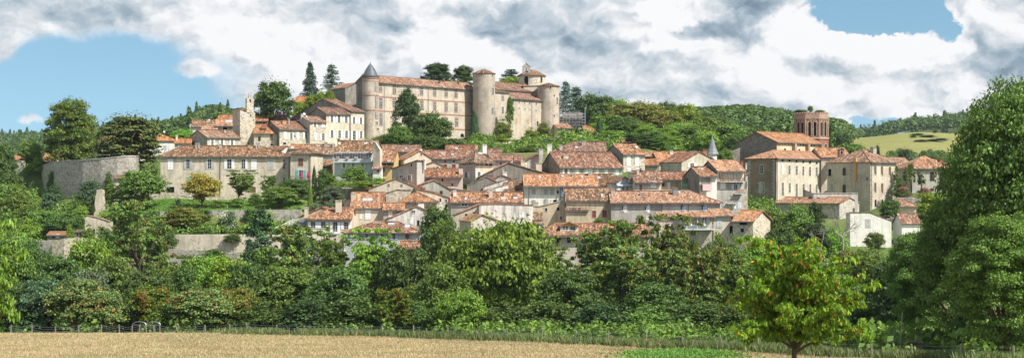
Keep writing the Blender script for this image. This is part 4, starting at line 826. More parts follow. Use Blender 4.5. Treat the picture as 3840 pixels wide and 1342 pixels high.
# ------------------------------------------------------------------ cathedral bell tower (octagonal, brick)
rpx=65; D=372; k=D/F; r=rpx*k; n=8; rot=radians(-90+14)
x,y,_=P(3042,500,D+r); zt=(HV-424)/F*D; zs=(HV-517)/F*D; zb=(HV-640)/F*D-4
o=thing('bell_tower','octagonal red brick bell tower with crenellated top and paired pointed arches','bell tower',(x,y,zb)); H=zt-zb; Hs=zs-zb
def octo(rr,z): return [(rr*cos(rot+i*pi/4),rr*sin(rot+i*pi/4),z) for i in range(8)]
m=MB(); m.lathe([(r*1.05,0),(r*1.05,Hs-.3),(r,Hs+.2),(r,H)],8,a0=rot); m.face(octo(r,H-.05)); part('wall',m,'brick',o)
m=MB(); m.lathe([(r,Hs-.35),(r*1.09,Hs-.3),(r*1.09,Hs),(r,Hs+.15)],8,a0=rot); part('string_course',m,'brickpale',o)
m=MB(); zc=H-1.5; m.lathe([(r*1.0,zc-.1),(r*1.04,zc),(r*1.04,H-.35),(r*.93,H-.35),(r*.93,zc)],8,a0=rot)
apo=r*cos(pi/8); side=2*r*sin(pi/8)
def omap(i,rr=1.0):
    a=rot+(i+.5)*pi/4; ap=rr*r*cos(pi/8)
    return lambda s,oo,z:((ap+oo)*cos(a)-s*sin(a),(ap+oo)*sin(a)+s*cos(a),z)
for i in range(8):
    mp=omap(i)
    for j in range(4):
        s=-side/2+side*(j+.5)/4; m.box(s-side*.085,s+side*.085,-.2,.14,H-.4,H+.25,mp)
part('battlements',m,'brickpale',o)
for i in range(8):
    mp=omap(i)
    fm=MB()
    for sg in (-1,1):
        s=sg*side*.2; w=side*.2; zb0=Hs+.5; hh=(H-Hs)*.52
        # zig-zag head
        for (a0,b0,a1,b1) in ((s-w*.9,zb0+hh,s,zb0+hh+1.25),(s,zb0+hh+1.25,s+w*.9,zb0+hh)): 
            fm.tube([mp(a0,.06,b0),mp(a1,.06,b1)],.11,4)
        for q in (-1,1): fm.box(s+q*w*.72-.09,s+q*w*.72+.09,0,.14,zb0,zb0+hh,mp)
        win(o,mp,s,zb0+hh/2+.2,w,hh+.4,'DA')
    fm.tube([mp(-side*.42,.05,zc-1.3),mp(0,.05,zc-.25)],.1,4); fm.tube([mp(side*.42,.05,zc-1.3),mp(0,.05,zc-.25)],.1,4)
    part('arcade',fm,'brickpale',o)
    if 1:
        mp2=omap(i,1.05)
        for sg in (-1,1): win(o,mp2,sg*side*.2,Hs-2.6,side*.2,2.2,'DA')
    a=rot+i*pi/4; cm=MB(); cm.tube([(r*cos(a),r*sin(a),Hs),(r*cos(a),r*sin(a),H-1.4)],.2,6); part('corner_shaft',cm,'brickpale',o)

# ================================================================== WALLS AND SMALL STRUCTURES
def wall_path(name,label,pts,th,mat,cat='wall',below=2.0,cap=None):
    """free-standing or retaining wall along (u, row of its top, distance) points"""
    P3=[P(*p) for p in pts]; ox,oy,_=P3[0]; z0=min(min(tz(p[0],p[1]),tz(p[0]*(1-.5/p[1]),p[1]-4)) for p in P3)-below
    o=thing(name,label,cat,(ox,oy,z0)); m=MB(); n=len(P3); L=[]
    for i,p in enumerate(P3):
        a=P3[max(i-1,0)]; b=P3[min(i+1,n-1)]; d=np.array([b[0]-a[0],b[1]-a[1]]); d/=np.linalg.norm(d); nn=np.array([-d[1],d[0]])
        q=np.array([p[0]-ox,p[1]-oy]); L.append((q,q+nn*th,p[2]-z0))
    for i in range(n-1):
        (a,a2,za),(b,b2,zb)=L[i],L[i+1]
        m.face([(*a,0),(*b,0),(*b,zb),(*a,za)]); m.face([(*a2,0),(*b2,0),(*b2,zb),(*a2,za)]); m.face([(*a,za),(*b,zb),(*b2,zb),(*a2,za)])
    for (a,a2,za) in (L[0],L[-1]): m.face([(*a,0),(*a2,0),(*a2,za),(*a,za)])
    part('masonry',m,mat,o)
    if cap:
        c=MB()
        for i in range(n-1):
            (a,a2,za),(b,b2,zb)=L[i],L[i+1]; e=(a-a2)/th*.1
            c.face([(*(a+e),za+.02),(*(b+e),zb+.02),(*(b+e),zb+.16),(*(a+e),za+.16)]); c.face([(*(a+e),za+.16),(*(b+e),zb+.16),(*(b2-e),zb+.16),(*(a2-e),za+.16)])
        part('coping',c,cap,o)
    return o
wall_path('round_terrace_wall','massive curved grey stone terrace wall under the yew and the round tree',[(132,632,338),(142,634,334),(165,620,325),(200,609,317),(250,604,311),(310,601,308),(380,596,306),(440,590,305.5),(480,587,306),(510,586,308.5),(522,588,314),(526,592,324)],1.6,'stonegrey',below=3,cap='trim')
m=MB(); pts=[(142,334),(165,326),(200,319),(250,313),(310,310),(380,308),(440,307.5),(480,308),(510,311),(524,322),(524,345),(140,345)]
zt_=5.0; tr=MB(); tr.face([((u-U0)/F*d,d,zt_) for u,d in pts]); t=part('terrace_ground',tr,None); t.data.materials.append(plain('turf',(.07,.12,.03),.95,.35,0,.1,.8)); t['kind']='structure'
HA('shed','ruined stone shed with collapsed red tile roof against the curved terrace wall',425,492,668,300,4,'sx',656,dep=4,wall='cream_old',tile='r_red',cat='shed')
def ruin(label,u,vt,vb,w,D):
    m=MB(); k=D/F; H=(vb-vt)*k+2; W=w*k/2; rr=random.Random(3); prof=[]
    nn=9
    for i in range(nn+1):
        t=i/nn; ww=W*(1.1-t*.55)*(1+rr.uniform(-.15,.15)); off=rr.uniform(-.1,.1)*W; prof.append([(off-ww,-.7,t*H),(off+ww,-.7,t*H),(off+ww*.9,.7,t*H),(off-ww*.9,.7,t*H)])
    for i in range(nn):
        for q in range(4): m.face([prof[i][q],prof[i][(q+1)%4],prof[i+1][(q+1)%4],prof[i+1][q]])
    m.face(prof[-1]); x,y,z=P(u,vb,D); o=thing('ruined_pillar',label,'ruin',(x,y,z-2)); part('masonry',m,'cream_old',o)
ruin('tall ragged stump of pale masonry standing below the curved terrace wall',377,711,790,40,288)
HG('ruined_gable','pale ruined gable wall with a sloping tiled crest among the lower trees',[(318,812),(330,808),(372,818),(412,832)],272,4,dep=3,wall='cream_old',tile='r_mix',cope=True,cat='ruin',wins=[(352,868,9,20,'D')])
h=HA('shed','lean-to shed with a rusty sheet roof and little white window by the lower wall',178,248,880,268,8,'sx',868,dep=3,wall='greywood',tile='rust',cat='shed',wins=[(217,885,9,14,'S'),(200,886,12,12,'D')])
HA('shed','glazed wooden shed with a red roof edge beside the ruined gable',278,316,868,270,2,'sx',862,dep=3,wall='greywood',tile='r_red',cat='shed',wins=[((288,305),880,14,16,'W')])
wall_path('garden_wall','dark stone garden wall on the lower left slope',[(84,904,264),(140,902,263),(196,903,262)],.8,'stonegrey')
wall_path('garden_wall','stone garden wall with a small window below the glazed shed',[(194,902,261),(240,894,260),(310,891,260),(330,905,260)],.8,'stone')
wall_path('garden_wall','dark stone retaining wall carrying the lawn below the long cream house',[(520,800,284),(600,793,280),(840,788,279),(960,786,278.5),(1128,786,278)],.8,'stonegrey',below=4)
wall_path('garden_wall','pale rendered lower terrace wall running across to the cream mansion',[(600,882,264),(640,880,263),(800,879,262),(960,879,262),(1128,882,262)],.9,'cream_old',below=7)
wall_path('garden_wall','dark stone footing wall below the pale rendered terrace wall',[(630,934,258),(760,938,257),(900,952,256),(1010,962,255),(1130,938,255)],.8,'stonegrey')
wall_path('garden_wall','rough stone base wall under the long cream house',[(560,726,299),(680,731,298),(720,736,297.5),(1085,736,297)],.8,'stone',below=4)
wall_path('garden_wall','stone garden wall under the palm trees',[(3352,742,322),(3420,739,321),(3470,742,321)],.7,'stonegrey')
wall_path('garden_wall','low stone wall below the grey castle canopy',[(1965,541,391),(2000,538,391),(2032,544,391)],.6,'stone')
wall_path('garden_wall','old stone wall between the dark pines and the white rendered house',[(2990,905,268),(3100,898,268),(3180,900,267)],.6,'stonegrey')
wall_path('garden_wall','old retaining wall below the mansion and the blue-shuttered house',[(1128,925,252),(1180,922,250),(1290,918,247)],.7,'stonegrey')
wall_path('garden_wall','dark retaining wall with trellis under the bright vine pergola',[(1262,708,291),(1330,706,290),(1392,706,290)],.6,'greydark')

# white stair rail
st=MB(); p0=P(1034,862,266); p1=P(1098,832,271); p2=P(1124,832,271)
for dz in (0,.35,.7): st.tube([(p0[0],p0[1],p0[2]+dz-.3),(p1[0],p1[1],p1[2]+dz-.3),(p2[0],p2[1],p2[2]+dz-.3)],.05,5)
for i in range(6):
    t=i/5; q=[p0[j]+(p1[j]-p0[j])*t for j in range(3)]; st.tube([(q[0],q[1],q[2]-1.2),(q[0],q[1],q[2]+.45)],.05,5)
tag(part('stair_railing',st,'wpaint'),'white railing of the garden stairs left of the cream mansion','railing')
# benches on the lawn
def bench(label,u,v,D,w):
    k=D/F; x=(u-U0)/F*D; o=thing('garden_bench',label,'bench',(x,D,tz(x,D)),0,'white benches on the lawn'); w=w*k/2
    m=MB(); m.box(-w,w,-.22,.22,.42,.52); part('seat',m,'concrete',o)
    for s in (-1,1): m=MB(); m.box(s*w*.75-.1,s*w*.75+.1,-.18,.18,-.1,.42); part('leg',m,'concrete',o)
bench('white stone bench on the lawn beside the agave',678,769,288,23); bench('white stone bench on the lawn under the thin tree',947,770,288,26)
# red parasols on the balcony, white ones on the deep balcony
def parasol(label,u,vt,vb,D,mat,group):
    x,y,z=P(u,vb,D); H=(vb-vt)/F*D; o=thing('parasol',label,'parasol',(x,y,z),0,group)
    m=MB(); m.tube([(0,0,0),(0,0,H)],.035,6); part('pole',m,'greywood',o); m=MB()
    m.lathe([(.16,H*.22),(.27,H*.3),(.2,H*.6),(.07,H*.93),(.02,H)],12); part('canopy',m,mat,o)
parasol('closed red parasol in front of the turquoise window',1130,641,674,295.2,'red_cloth','red parasols')
parasol('closed red parasol at the right end of the wooden balcony',1155,640,674,294.8,'red_cloth','red parasols')
parasol('closed white parasol on the deep balcony, the one before the wall',2590,819,857,249,'white_cloth','white parasols')
parasol('closed white parasol on the deep balcony, before the arched window',2641,817,857,249,'white_cloth','white parasols')
# castle terrace canopy
x,y,z=P(1858,560,389); o=thing('canopy','beige shade canopy on poles on the castle terrace','canopy',(x,y,z-1)); k=389/F; m=MB()
A=[(10,34),(60,33),(120,31),(190,30)]; Bt=[(10,12),(70,15),(120,13),(195,14)]
top=[]
for i in range(12):
    t=i/11; row=[]
    for j in range(5):
        s=j/4; row.append(((4+t*74)*k,-2+s*6,(560-546+1/k+s*14+4*sin(pi*t)*sin(pi*s)-3*sin(2*pi*t))*k))
    top.append(row)
for i in range(11):
    for j in range(4): m.face([top[i][j],top[i+1][j],top[i+1][j+1],top[i][j+1]])
part('cloth',m,'canvas',o,smooth=True)
for t in (0,5,11):
    for j in (0,4): q=top[t][j]; m=MB(); m.tube([(q[0],q[1],-1),q],.06,6); part('pole',m,'bluerail',o)
# scaffold
x,y,z=P(2100,492,442); o=thing('scaffolding','steel scaffolding around a ruined block right of the castle','scaffolding',(x,y,z)); k=442/F
W=96*k; Hh=66*k; m=MB(); dpp=5
for i in range(9):
    for j in (0,dpp*.2,dpp*.8,dpp): m.tube([(W*i/8,j,0),(W*i/8,j,Hh+(.9 if i%3==0 else 0)+(2.2 if i==8 else 0))],.055,5)
for l in range(6):
    zz=Hh*(l+1)/6
    for j in (0,dpp*.2,dpp*.8,dpp): m.tube([(0,j,zz),(W,j,zz)],.05,5)
for i in range(0,8,2): m.tube([(W*i/8,0,Hh*(i%3)/6),(W*(i+1)/8,0,Hh*((i%3)+2)/6)],.045,5)
part('tubes',m,'steel',o); m=MB()
for l in range(5): zz=Hh*(l+1)/6; m.box(0,W,0,dpp*.2,zz,zz+.06); m.box(0,W,dpp*.8,dpp,zz,zz+.06)
part('decks',m,'lead',o)
HG('ruined_block','ruined stone block wrapped in scaffolding right of the castle',[(2110,428),(2140,422),(2184,424)],443.3,0,dep=2.8,wall='stonegrey',tile='stone',cope=True,cat='ruin')
# satellite dishes
def dish(label,u,v,px,D):
    x,y,z=P(u,v,D); rr=px/F*D/2; m=MB(); m.lathe([(0,.0),(rr*.5,.05),(rr*.85,.16),(rr,.26)],14); o=thing('satellite_dish',label,'satellite dish',(x,y,z)); d=part('reflector',m,'wpaint',o); d.rotation_euler=(radians(70),0,radians(20))
    m=MB(); m.tube([(0,.1,0),(0,.3,-.9)],.04,5); part('mast',m,'steel',o)
for l,u,v,px,D in (('white satellite dish on the orange roof beside the yew',616,495,8,333),('large white satellite dish on the grey gable of the narrow stone house',1141,428,10,342.5),('small white satellite dish on the grey gable below the large dish',1149,437,7,342),
    ('white satellite dish on the roof of the white gallery house',1273,538,10,300),('white satellite dish on the cream gable of the upper middle village',1579,563,8,301),('white satellite dish on the broad dark gable house',1972,614,9,296),('white satellite dish beside the wide chimney of the long pale house',2546,720,9,258),('grey satellite dish on the tall stone house roof',2386,551,10,311),
    ('white satellite dish left of the clock tower',785,451,7,361),('blue-grey satellite dish above the low orange roof',1097,553,10,322)): dish(l,u,v,px,D)
# TV aerials
def aerial(label,u,vb,vt,D):
    x,y,z=P(u,vb,D); H=(vb-vt)/F*D; m=MB(); m.tube([(0,0,-.5),(0,0,H)],.03,5); m.tube([(-.7,0,H*.9),(.7,0,H*.95)],.025,5)
    for i in range(5): m.tube([(-.6+i*.3,-.3,H*.9),(-.6+i*.3,.3,H*.92)],.015,4)
    tag(part('tv_aerial',m,'iron',None,(x,y,z)),label,'aerial')
for l,u,vb,vt,D in (('thin television aerial on the dark gable above the narrow stone house',1147,425,405,350),('thin television aerial in front of the castle trees',1575,552,530,312),('thin television aerial on the corner house roof',1818,548,525,302),('television aerial on the grey roofs left of the slate spire',2554,566,548,318),('television aerial above the pink cloth house',2400,640,622,274)): aerial(l,u,vb,vt,D)
# car half hidden behind the little tree
x,y,z=P(3317,812,300); o=thing('parked_car','white car half hidden below the monastery wing','car',(x,y,tz(x,y))); 
prof=[(-2.2,.35),(-2.2,.85),(-1.5,1.0),(-.9,1.55),(.9,1.6),(1.7,1.05),(2.2,.9),(2.2,.35)]; m=MB()
for yy in (-.85,.85): m.face([(a,yy,b) for a,b in prof])
for i in range(len(prof)): a,b=prof[i],prof[(i+1)%len(prof)]; m.face([(a[0],-.85,a[1]),(b[0],-.85,b[1]),(b[0],.85,b[1]),(a[0],.85,a[1])])
part('body',m,'carwhite',o,(0,0,0)); m=MB()
for yy in (-.87,.87): m.face([(-1.2,yy,1.05),(1.35,yy,1.08),(.8,yy,1.5),(-.85,yy,1.48)])
part('windows',m,'glass',o,(0,0,0))
for sx in (-1.35,1.35):
    for sy in (-.8,.8):
        m=MB(); m.lathe([(.0,-.1),(.33,-.1),(.33,.1),(0,.1)],16); w=part('wheel',m,'rubber',o,(sx,sy,0.33)); w.rotation_euler=(pi/2,0,0)

# ================================================================== VEGETATION
RN=np.random.default_rng(11)
def unit(v): return v/(np.linalg.norm(v,axis=-1,keepdims=True)+1e-9)
def leaf_arrays(Pp,Nn,Sz,asp=1.5,down=0.0,rng=RN):
    """one diamond-shaped leaf per point"""
    n=len(Pp); t=rng.normal(size=(n,3)); t[:,2]-=down*2.0
    t=unit(t-Nn*np.sum(t*Nn,1,keepdims=True)); b=np.cross(Nn,t); s=Sz[:,None]
    bend=Nn*s*.18
    V=np.stack([Pp-t*s*asp*.5, Pp+b*s*.5+bend, Pp+t*s*asp*.5, Pp-b*s*.5+bend],1).reshape(-1,3)
    return V
def quads_mesh(name,V):
    me=bpy.data.meshes.new(name); n=len(V)//4
    me.vertices.add(n*4); me.vertices.foreach_set('co',V.astype(np.float32).ravel())
    me.loops.add(n*4); me.loops.foreach_set('vertex_index',np.arange(n*4,dtype=np.int32))
    me.polygons.add(n); me.polygons.foreach_set('loop_start',np.arange(0,n*4,4,dtype=np.int32))
    me.update(calc_edges=True); return me
def clump(rng,c,r,n,flat=1.0,size=.03,up=.35,jit=.55,shell=.6,hang=0):
    d=unit(rng.normal(size=(n,3))); d[:,2]=np.where(d[:,2]<-.2,-d[:,2]*.6,d[:,2]); rad=r*(shell+(1-shell)*rng.random((n,1)))*(1+.25*np.clip(rng.normal(size=(n,1)),-1.6,1.3))
    p=c+d*rad*np.array([1,1,flat]); nn=unit(d*.8+np.array([0,0,up])+rng.normal(size=(n,3))*jit)
    if hang: nn=unit(nn*np.array([1,1,.35]))
    return p,nn,size*(.65+.7*rng.random(n))
PROTO={}
def limbs(rng,ends,base_r=.028,z0=0.0,fork=.3,lean=0):
    """tapered trunk with limbs running to the clump centres"""
    m=MB(); top=np.array([lean,0,fork]); 
    m.tube([(0,0,-.06),(.004,.003,fork*.5),tuple(top),(lean*1.2,.01,fork+.25)],[base_r*1.25,base_r,base_r*.8,base_r*.35],8)
    for e in ends:
        e=np.array(e); st=top*np.array([1,1,rng.uniform(.75,1.35)]); mid=(st+e)/2+np.array([0,0,-.03])+rng.normal(size=3)*.02
        m.tube([tuple(st),tuple(mid),tuple(e)],[base_r*.45,base_r*.3,base_r*.1],5,False)
    return m
def proto(key,kind,seed,**k):
    rng=np.random.default_rng(seed); PS=[];NS=[];SS=[];ends=[]
    def add(*a,**kw):
        p,n,s=clump(rng,*a,**kw); PS.append(p);NS.append(n);SS.append(s)
    asp=k.get('asp',1.5); down=k.get('down',0); leaf=k.get('leaf',.03); nl=k.get('nl',95)
    if kind=='broad':
        z0=k.get('z0',.16); nC=k.get('n',80); zc=(1+z0)/2; hz=(1-z0)/2; ex=k.get('ex',1.0); rc=k.get('rc',.13)
        bulge=[(unit(rng.normal(size=3)),rng.uniform(-.2,.16)) for _ in range(9)]
        for i in range(nC):
            d=unit(rng.normal(size=3)); 
            if d[2]<-.55 and rng.random()<.6: d[2]=-d[2]
            f=1+sum(w*max(0,float(np.dot(d,b)))**3 for b,w in bulge); q=rng.uniform(.55,.92) if i>nC*.2 else rng.uniform(.15,.5)
            t=d[2]; wr=.44*(1-k.get('cone',0)*max(0,t)*.6)
            c=np.array([d[0]*wr*f*q,d[1]*wr*f*q,zc+np.sign(t)*abs(t)**ex*hz*.88*f*q]); c[2]=min(c[2],.95)
            r=rc*rng.uniform(.65,1.2)
            add(c,r*.9,int(nl*rng.uniform(.7,1.2)),flat=k.get('flat',.75),size=leaf,hang=k.get('hang',0),up=k.get('up',.4))
            if rng.random()<.25: ends.append(c)
        ns=int(nC*nl*k.get('spray',.04)); d=unit(rng.normal(size=(ns,3))); q=rng.uniform(.85,1.08,size=(ns,1))
        PS.append(np.array([0,0,zc])+d*q*np.array([.46,.46,hz*.95])); NS.append(unit(d+rng.normal(size=(ns,3))*.6)); SS.append(leaf*rng.uniform(.5,1.1,ns))
        tm=limbs(rng,ends[:k.get('nb',14)],k.get('tr',.022),fork=k.get('fork',z0+.12))
    elif kind=='airy':
        nC=k.get('n',90); tops=[]
        for i in range(7):
            a=rng.uniform(0,2*pi); rr=rng.uniform(.12,.42); tops.append(np.array([rr*cos(a),rr*sin(a),rng.uniform(.55,.93)]))
        for i in range(nC):
            tp=tops[rng.integers(len(tops))]; c=tp*np.array([1,1,1])+rng.normal(size=3)*np.array([.11,.11,.10])-np.array([0,0,abs(rng.normal())*.16])
            c[2]=min(max(c[2],.12),.97)
            add(c,rng.uniform(.05,.10),int(nl*rng.uniform(.6,1.2)),flat=.5,size=leaf,shell=.2,jit=.8)
            if rng.random()<.35: ends.append(c)
        tm=limbs(rng,ends[:22],.018,fork=.32,lean=rng.uniform(-.06,.06))
        for tp in tops: tm.tube([(0,0,.2),tuple(tp*np.array([.45,.45,.6])),tuple(tp)],[.014,.010,.004],6,False)
    elif kind=='cherry':      # open vase-shaped tree: rising boughs that carry hanging leaves in layers
        tm=MB(); tm.tube([(0,0,-.06),(.004,0,.1),(0,.004,.24)],[.026,.02,.017],9)
        for i in range(30):
            a=i*2.399+rng.normal()*.25; el=rng.uniform(.15,1.25); L=rng.uniform(.36,.5)*(1.0+.5*sin(el)); st=np.array([0,0,rng.uniform(.16,.3)])
            dv=np.array([cos(a)*cos(el),sin(a)*cos(el),sin(el)*.95]); pts=[st+dv*L*q*np.array([1,1,1])+np.array([0,0,.05*sin(q*3.1)])+rng.normal(size=3)*.008*q for q in np.linspace(0,1,7)]
            tm.tube([tuple(q) for q in pts],list(np.linspace(.011,.002,7)),5,False)
            for q in range(2,7):
                for _ in range(5):
                    off=rng.normal(size=3)*np.array([.055,.055,.03]); c=pts[q]+off
                    if c[2]<.1: continue
                    add(c,rng.uniform(.03,.06),int(rng.uniform(32,52)),flat=.75,size=leaf,hang=1,shell=.2,jit=.6)
        for i in range(60):
            d=unit(rng.normal(size=3)); add(np.array([0,0,.55])+d*np.array([.26,.26,.3])*rng.uniform(.2,1),.05,40,size=leaf,hang=1,shell=.2)
    elif kind=='bush':
        for i in range(k.get('n',60)):
            d=unit(rng.normal(size=3)); d[2]=abs(d[2]); q=rng.uniform(.4,.9)
            c=np.array([d[0]*.42*q,d[1]*.42*q,.12+d[2]*.74*q]); add(c,rng.uniform(.08,.16),nl,flat=.8,size=leaf); 
            if rng.random()<.2: ends.append(c)
        ns=400; d=unit(rng.normal(size=(ns,3))); d[:,2]=abs(d[:,2]); PS.append(d*rng.uniform(.85,1.1,size=(ns,1))*np.array([.47,.47,.9])); NS.append(unit(d+rng.normal(size=(ns,3))*.6)); SS.append(leaf*rng.uniform(.5,1.1,ns))
        tm=limbs(rng,ends[:9],.02,fork=.1)
    elif kind=='conifer':
        # whorls of drooping boughs
        tm=MB(); tm.tube([(0,0,-.05),(0,0,.5),(0,0,.98)],[.02,.013,.003],7); W=k.get('w',28); pw=k.get('pw',.85); dr=k.get('droop',.18)
        for i in range(W):
            t=.06+.9*(i/W)**.95; Rm=.5*(1-t)**pw*(1 if t>.16 else .8)+.012
            for j in range(k.get('nb',7)):
                a=rng.uniform(0,2*pi); L=Rm*rng.uniform(.6,1.12); n=int(16+130*L)
                u=rng.random(n)**.7; z=t-dr*L*u+k.get('lift',.0)*L*u*u*2; wv=(.03+.13*L*(1-abs(u-.45)))*rng.normal(size=n)
                dirv=np.array([cos(a),sin(a)]); per=np.array([-sin(a),cos(a)])
                p=np.stack([dirv[0]*L*u+per[0]*wv*.6,dirv[1]*L*u+per[1]*wv*.6,z+rng.normal(size=n)*.008-abs(wv)*.25],1)
                PS.append(p); NS.append(unit(np.array([0,0,1.])+rng.normal(size=(n,3))*.45+np.array([cos(a),sin(a),0])*.3)); SS.append(leaf*(.6+.7*rng.random(n)))
                tm.tube([(0,0,t),(dirv[0]*L*.9,dirv[1]*L*.9,t-dr*L*.9+k.get('lift',0)*L*1.6)],[.005,.0015],4,False)
    elif kind=='column':
        n=k.get('n',3600); t=rng.random(n)**.85; a=rng.uniform(0,2*pi,n); prof=np.minimum(1,(t/.12)**.6)*np.maximum(0,1-t**k.get('pw',2.2))**.75
        lob=1+.14*np.sin(a*5+t*9)+.12*rng.normal(size=n); r=.5*prof*lob*rng.uniform(.78,1.0,n)
        d=np.stack([np.cos(a),np.sin(a),np.full(n,.25)],1); PS.append(np.stack([np.cos(a)*r,np.sin(a)*r,t],1)); NS.append(unit(d+rng.normal(size=(n,3))*.4)); SS.append(leaf*(.7+.6*rng.random(n)))
        tm=MB(); tm.tube([(0,0,-.05),(0,0,.8)],[.05,.01],7)
    elif kind=='palm':
        tm=MB(); tm.tube([(0,0,-.05),(.01,0,.3),(0,.01,.62),(.0,0,.8)],[.045,.04,.05,.055],9)
        PS=[];V=[]
        for i in range(46):
            a=rng.uniform(0,2*pi); el=rng.uniform(-.75,1.25); L=rng.uniform(.26,.36); c0=np.array([0,0,.79]); dv=np.array([cos(a)*cos(el),sin(a)*cos(el),sin(el)])
            e=c0+dv*L*.5+np.array([0,0,-.02]); nleaf=15
            for q in range(nleaf):
                f=(q/(nleaf-1)-.5)*2.5; per=unit(np.cross(dv,[0,0,1.])); bl=unit(dv*cos(f)+per*sin(f)+np.array([0,0,-.25])); nn=unit(np.cross(bl,per)+rng.normal(size=3)*.15)
                side=unit(np.cross(nn,bl))*.014; tip=e+bl*L*.55+np.array([0,0,-.05*abs(f)])
                V+= [e,(e+tip)/2+side,tip,(e+tip)/2-side]
        me=quads_mesh('crown_'+key,np.array(V)); PROTO[key]=(me,tm.mesh('trunk_'+key)); return
    elif kind=='spike':      # agave
        V=[]
        for i in range(60):
            a=rng.uniform(0,2*pi); el=rng.uniform(.15,1.35); dv=np.array([cos(a)*cos(el),sin(a)*cos(el),sin(el)]); per=unit(np.cross(dv,[0,0,1.]))*.05; L=rng.uniform(.6,1.0)
            b=np.array([0,0,.05]); t=b+dv*L*np.array([.55,.55,1]); V+=[b,(b+t)*.5+per,t,(b+t)*.5-per]
        tm=MB(); tm.tube([(0,0,-.05),(0,0,.15)],[.08,.06],7); PROTO[key]=(quads_mesh('crown_'+key,np.array(V)),tm.mesh('trunk_'+key)); return
    Pp=np.concatenate(PS);Nn=np.concatenate(NS);Sz=np.concatenate(SS)
    rad=np.sqrt(Pp[:,0]**2+Pp[:,1]**2); sx=.5/np.percentile(rad,97); sz=1/np.percentile(Pp[:,2],99.6)
    Pp=Pp*np.array([sx,sx,sz]); tm.v=[(a*sx,b*sx,c*sz) for a,b,c in tm.v]
    me=quads_mesh('crown_'+key,leaf_arrays(Pp,Nn,Sz,asp,down,rng)); PROTO[key]=(me,tm.mesh('trunk_'+key))
for i,sd in enumerate((1,2,3,4)): proto('broad%d'%i,'broad',sd,n=120,nl=105,leaf=.029,z0=.03)
for i,sd in enumerate((5,6)): proto('tall%d'%i,'broad',sd,n=110,nl=90,leaf=.026,z0=.08,rc=.11,cone=.5)
for i,sd in enumerate((7,8,9)): proto('airy%d'%i,'airy',sd,n=210,nl=75,leaf=.022,asp=1.9)
for i,sd in enumerate((10,11,12)): proto('bush%d'%i,'bush',sd,n=70,nl=90,leaf=.036)
proto('walnut','broad',13,n=230,nl=110,leaf=.0215,asp=2.1,down=1,z0=.0,rc=.095,hang=1)
proto('oak','broad',14,n=460,nl=270,leaf=.0120,z0=.0,rc=.09,flat=.7,spray=.0,nb=30,asp=1.4,cone=.3)
proto('oak1','broad',15,n=400,nl=270,leaf=.0125,z0=.0,rc=.09,flat=.7,spray=.0,nb=30,asp=1.4)
proto('cherry','cherry',16,leaf=.0165,asp=2.1,down=1.1)
proto('spruce','conifer',17,w=30,nb=8,leaf=.020,asp=2.6,droop=.25)
proto('cedar','conifer',18,w=24,nb=6,leaf=.020,asp=2.6,droop=.05,lift=.02,pw=.75)
proto('pine','conifer',19,w=17,nb=7,leaf=.026,asp=2.6,droop=.1,lift=.06,pw=.5)
proto('yew','broad',20,n=260,nl=120,leaf=.024,asp=2.4,z0=-.35,rc=.10,flat=.5,down=.4,up=.6)
proto('column','column',21,leaf=.035,asp=1.8)
proto('palm','palm',22); proto('agave','spike',23)
proto('round','broad',24,n=260,nl=130,leaf=.022,z0=-.45,rc=.10,spray=.0)
TREEN={}
def T(kind,name,label,u,vt,wpx,D,mat,group=None,vb=None,bark='bark',rz=None,cat=None,lean=0):
    """a tree whose top is at row vt and whose crown spans wpx columns, standing on the ground (or on row vb) at distance D"""
    x=(u-U0)/F*D; zb=tz(x,D) if vb is None else (HV-vb)/F*D
    H=max(.6,(HV-vt)/F*D-zb); w=wpx/F*D
    o=thing(name,label,cat or ('shrub' if 'shrub' in name or 'bush' in name or 'hedge' in name else ('plant' if 'plant' in name or 'vine' in name else 'tree')),(x,D,zb),0,group)
    crown,tr=PROTO[kind]; rz=R.uniform(0,6.28) if rz is None else rz
    for nm,me,mt in (('trunk',tr,bark),('crown',crown,mat)):
        c=link(nm,me,o); 
        if not me.materials: me.materials.append(M(mt))
        c.material_slots[0].link='OBJECT'; c.material_slots[0].material=M(mt)
        c.scale=(w,w,H); c.rotation_euler=(0,lean if nm else 0,rz)
    return o
# ---- distinct trees around the village
T('round','round_tree','great round-headed tree with browning top on the stone terrace',263,380,196,325,'l_roundtree',vb=612)
T('yew','yew_tree','dark spreading yew overhanging the end of the curved terrace wall',485,440,235,317,'l_yew',vb=612)
T('broad1','tree','bushy green tree by the small pinkish house at the left edge',118,530,90,330,'l_mid')
T('bush0','shrub','ivy-covered bush left of the curved terrace wall',150,580,85,329,'l_bright')
T('broad2','tree','dark rounded tree against the left edge of the picture',5,545,110,325,'l_dark')
T('broad0','tree','light green tree rising behind the yew on the terrace',377,488,60,345,'l_bright')
T('broad3','tree','small bright tree between the clock tower houses and the wooded hill',690,485,90,352,'l_bright')
T('column','poplar','slim pointed tree behind the orange annex roof',646,490,10,352,'l_mid')
T('broad2','tree','dark green maple standing behind the clock tower houses',1026,309,152,372,'l_dark',rz=1)
T('broad1','tree','small purple-leaved tree under the dark green maple',1053,425,56,360,'l_purple'); T('bush1','shrub','purple-leaved bush beside the purple tree',1100,430,40,362,'l_purple')
T('spruce','fir_tree','left blue-green fir of the pair behind the village',1163,238,100,418,'l_conifblue'); T('cedar','fir_tree','right blue-green fir of the pair behind the village',1244,246,112,416,'l_conifblue')
for l,u,vt,w in (('lowest clipped lime-green tree in the row climbing to the castle',1125,385,52),('second clipped lime-green tree up the row to the castle',1165,360,58),('third clipped lime-green tree up the row to the castle',1205,348,58),('topmost clipped lime-green tree nearest the castle annex',1238,342,44)): T('round','clipped_tree',l,u,vt,w,385,'l_lime','clipped lime-green trees below the castle')
T('round','tree','large round dark tree rising behind the long castle roof',1640,240,118,455,'l_deep',vb=330); T('round','tree','second round dark tree behind the castle roof beside the middle tower',1738,249,90,460,'l_dark',vb=335)
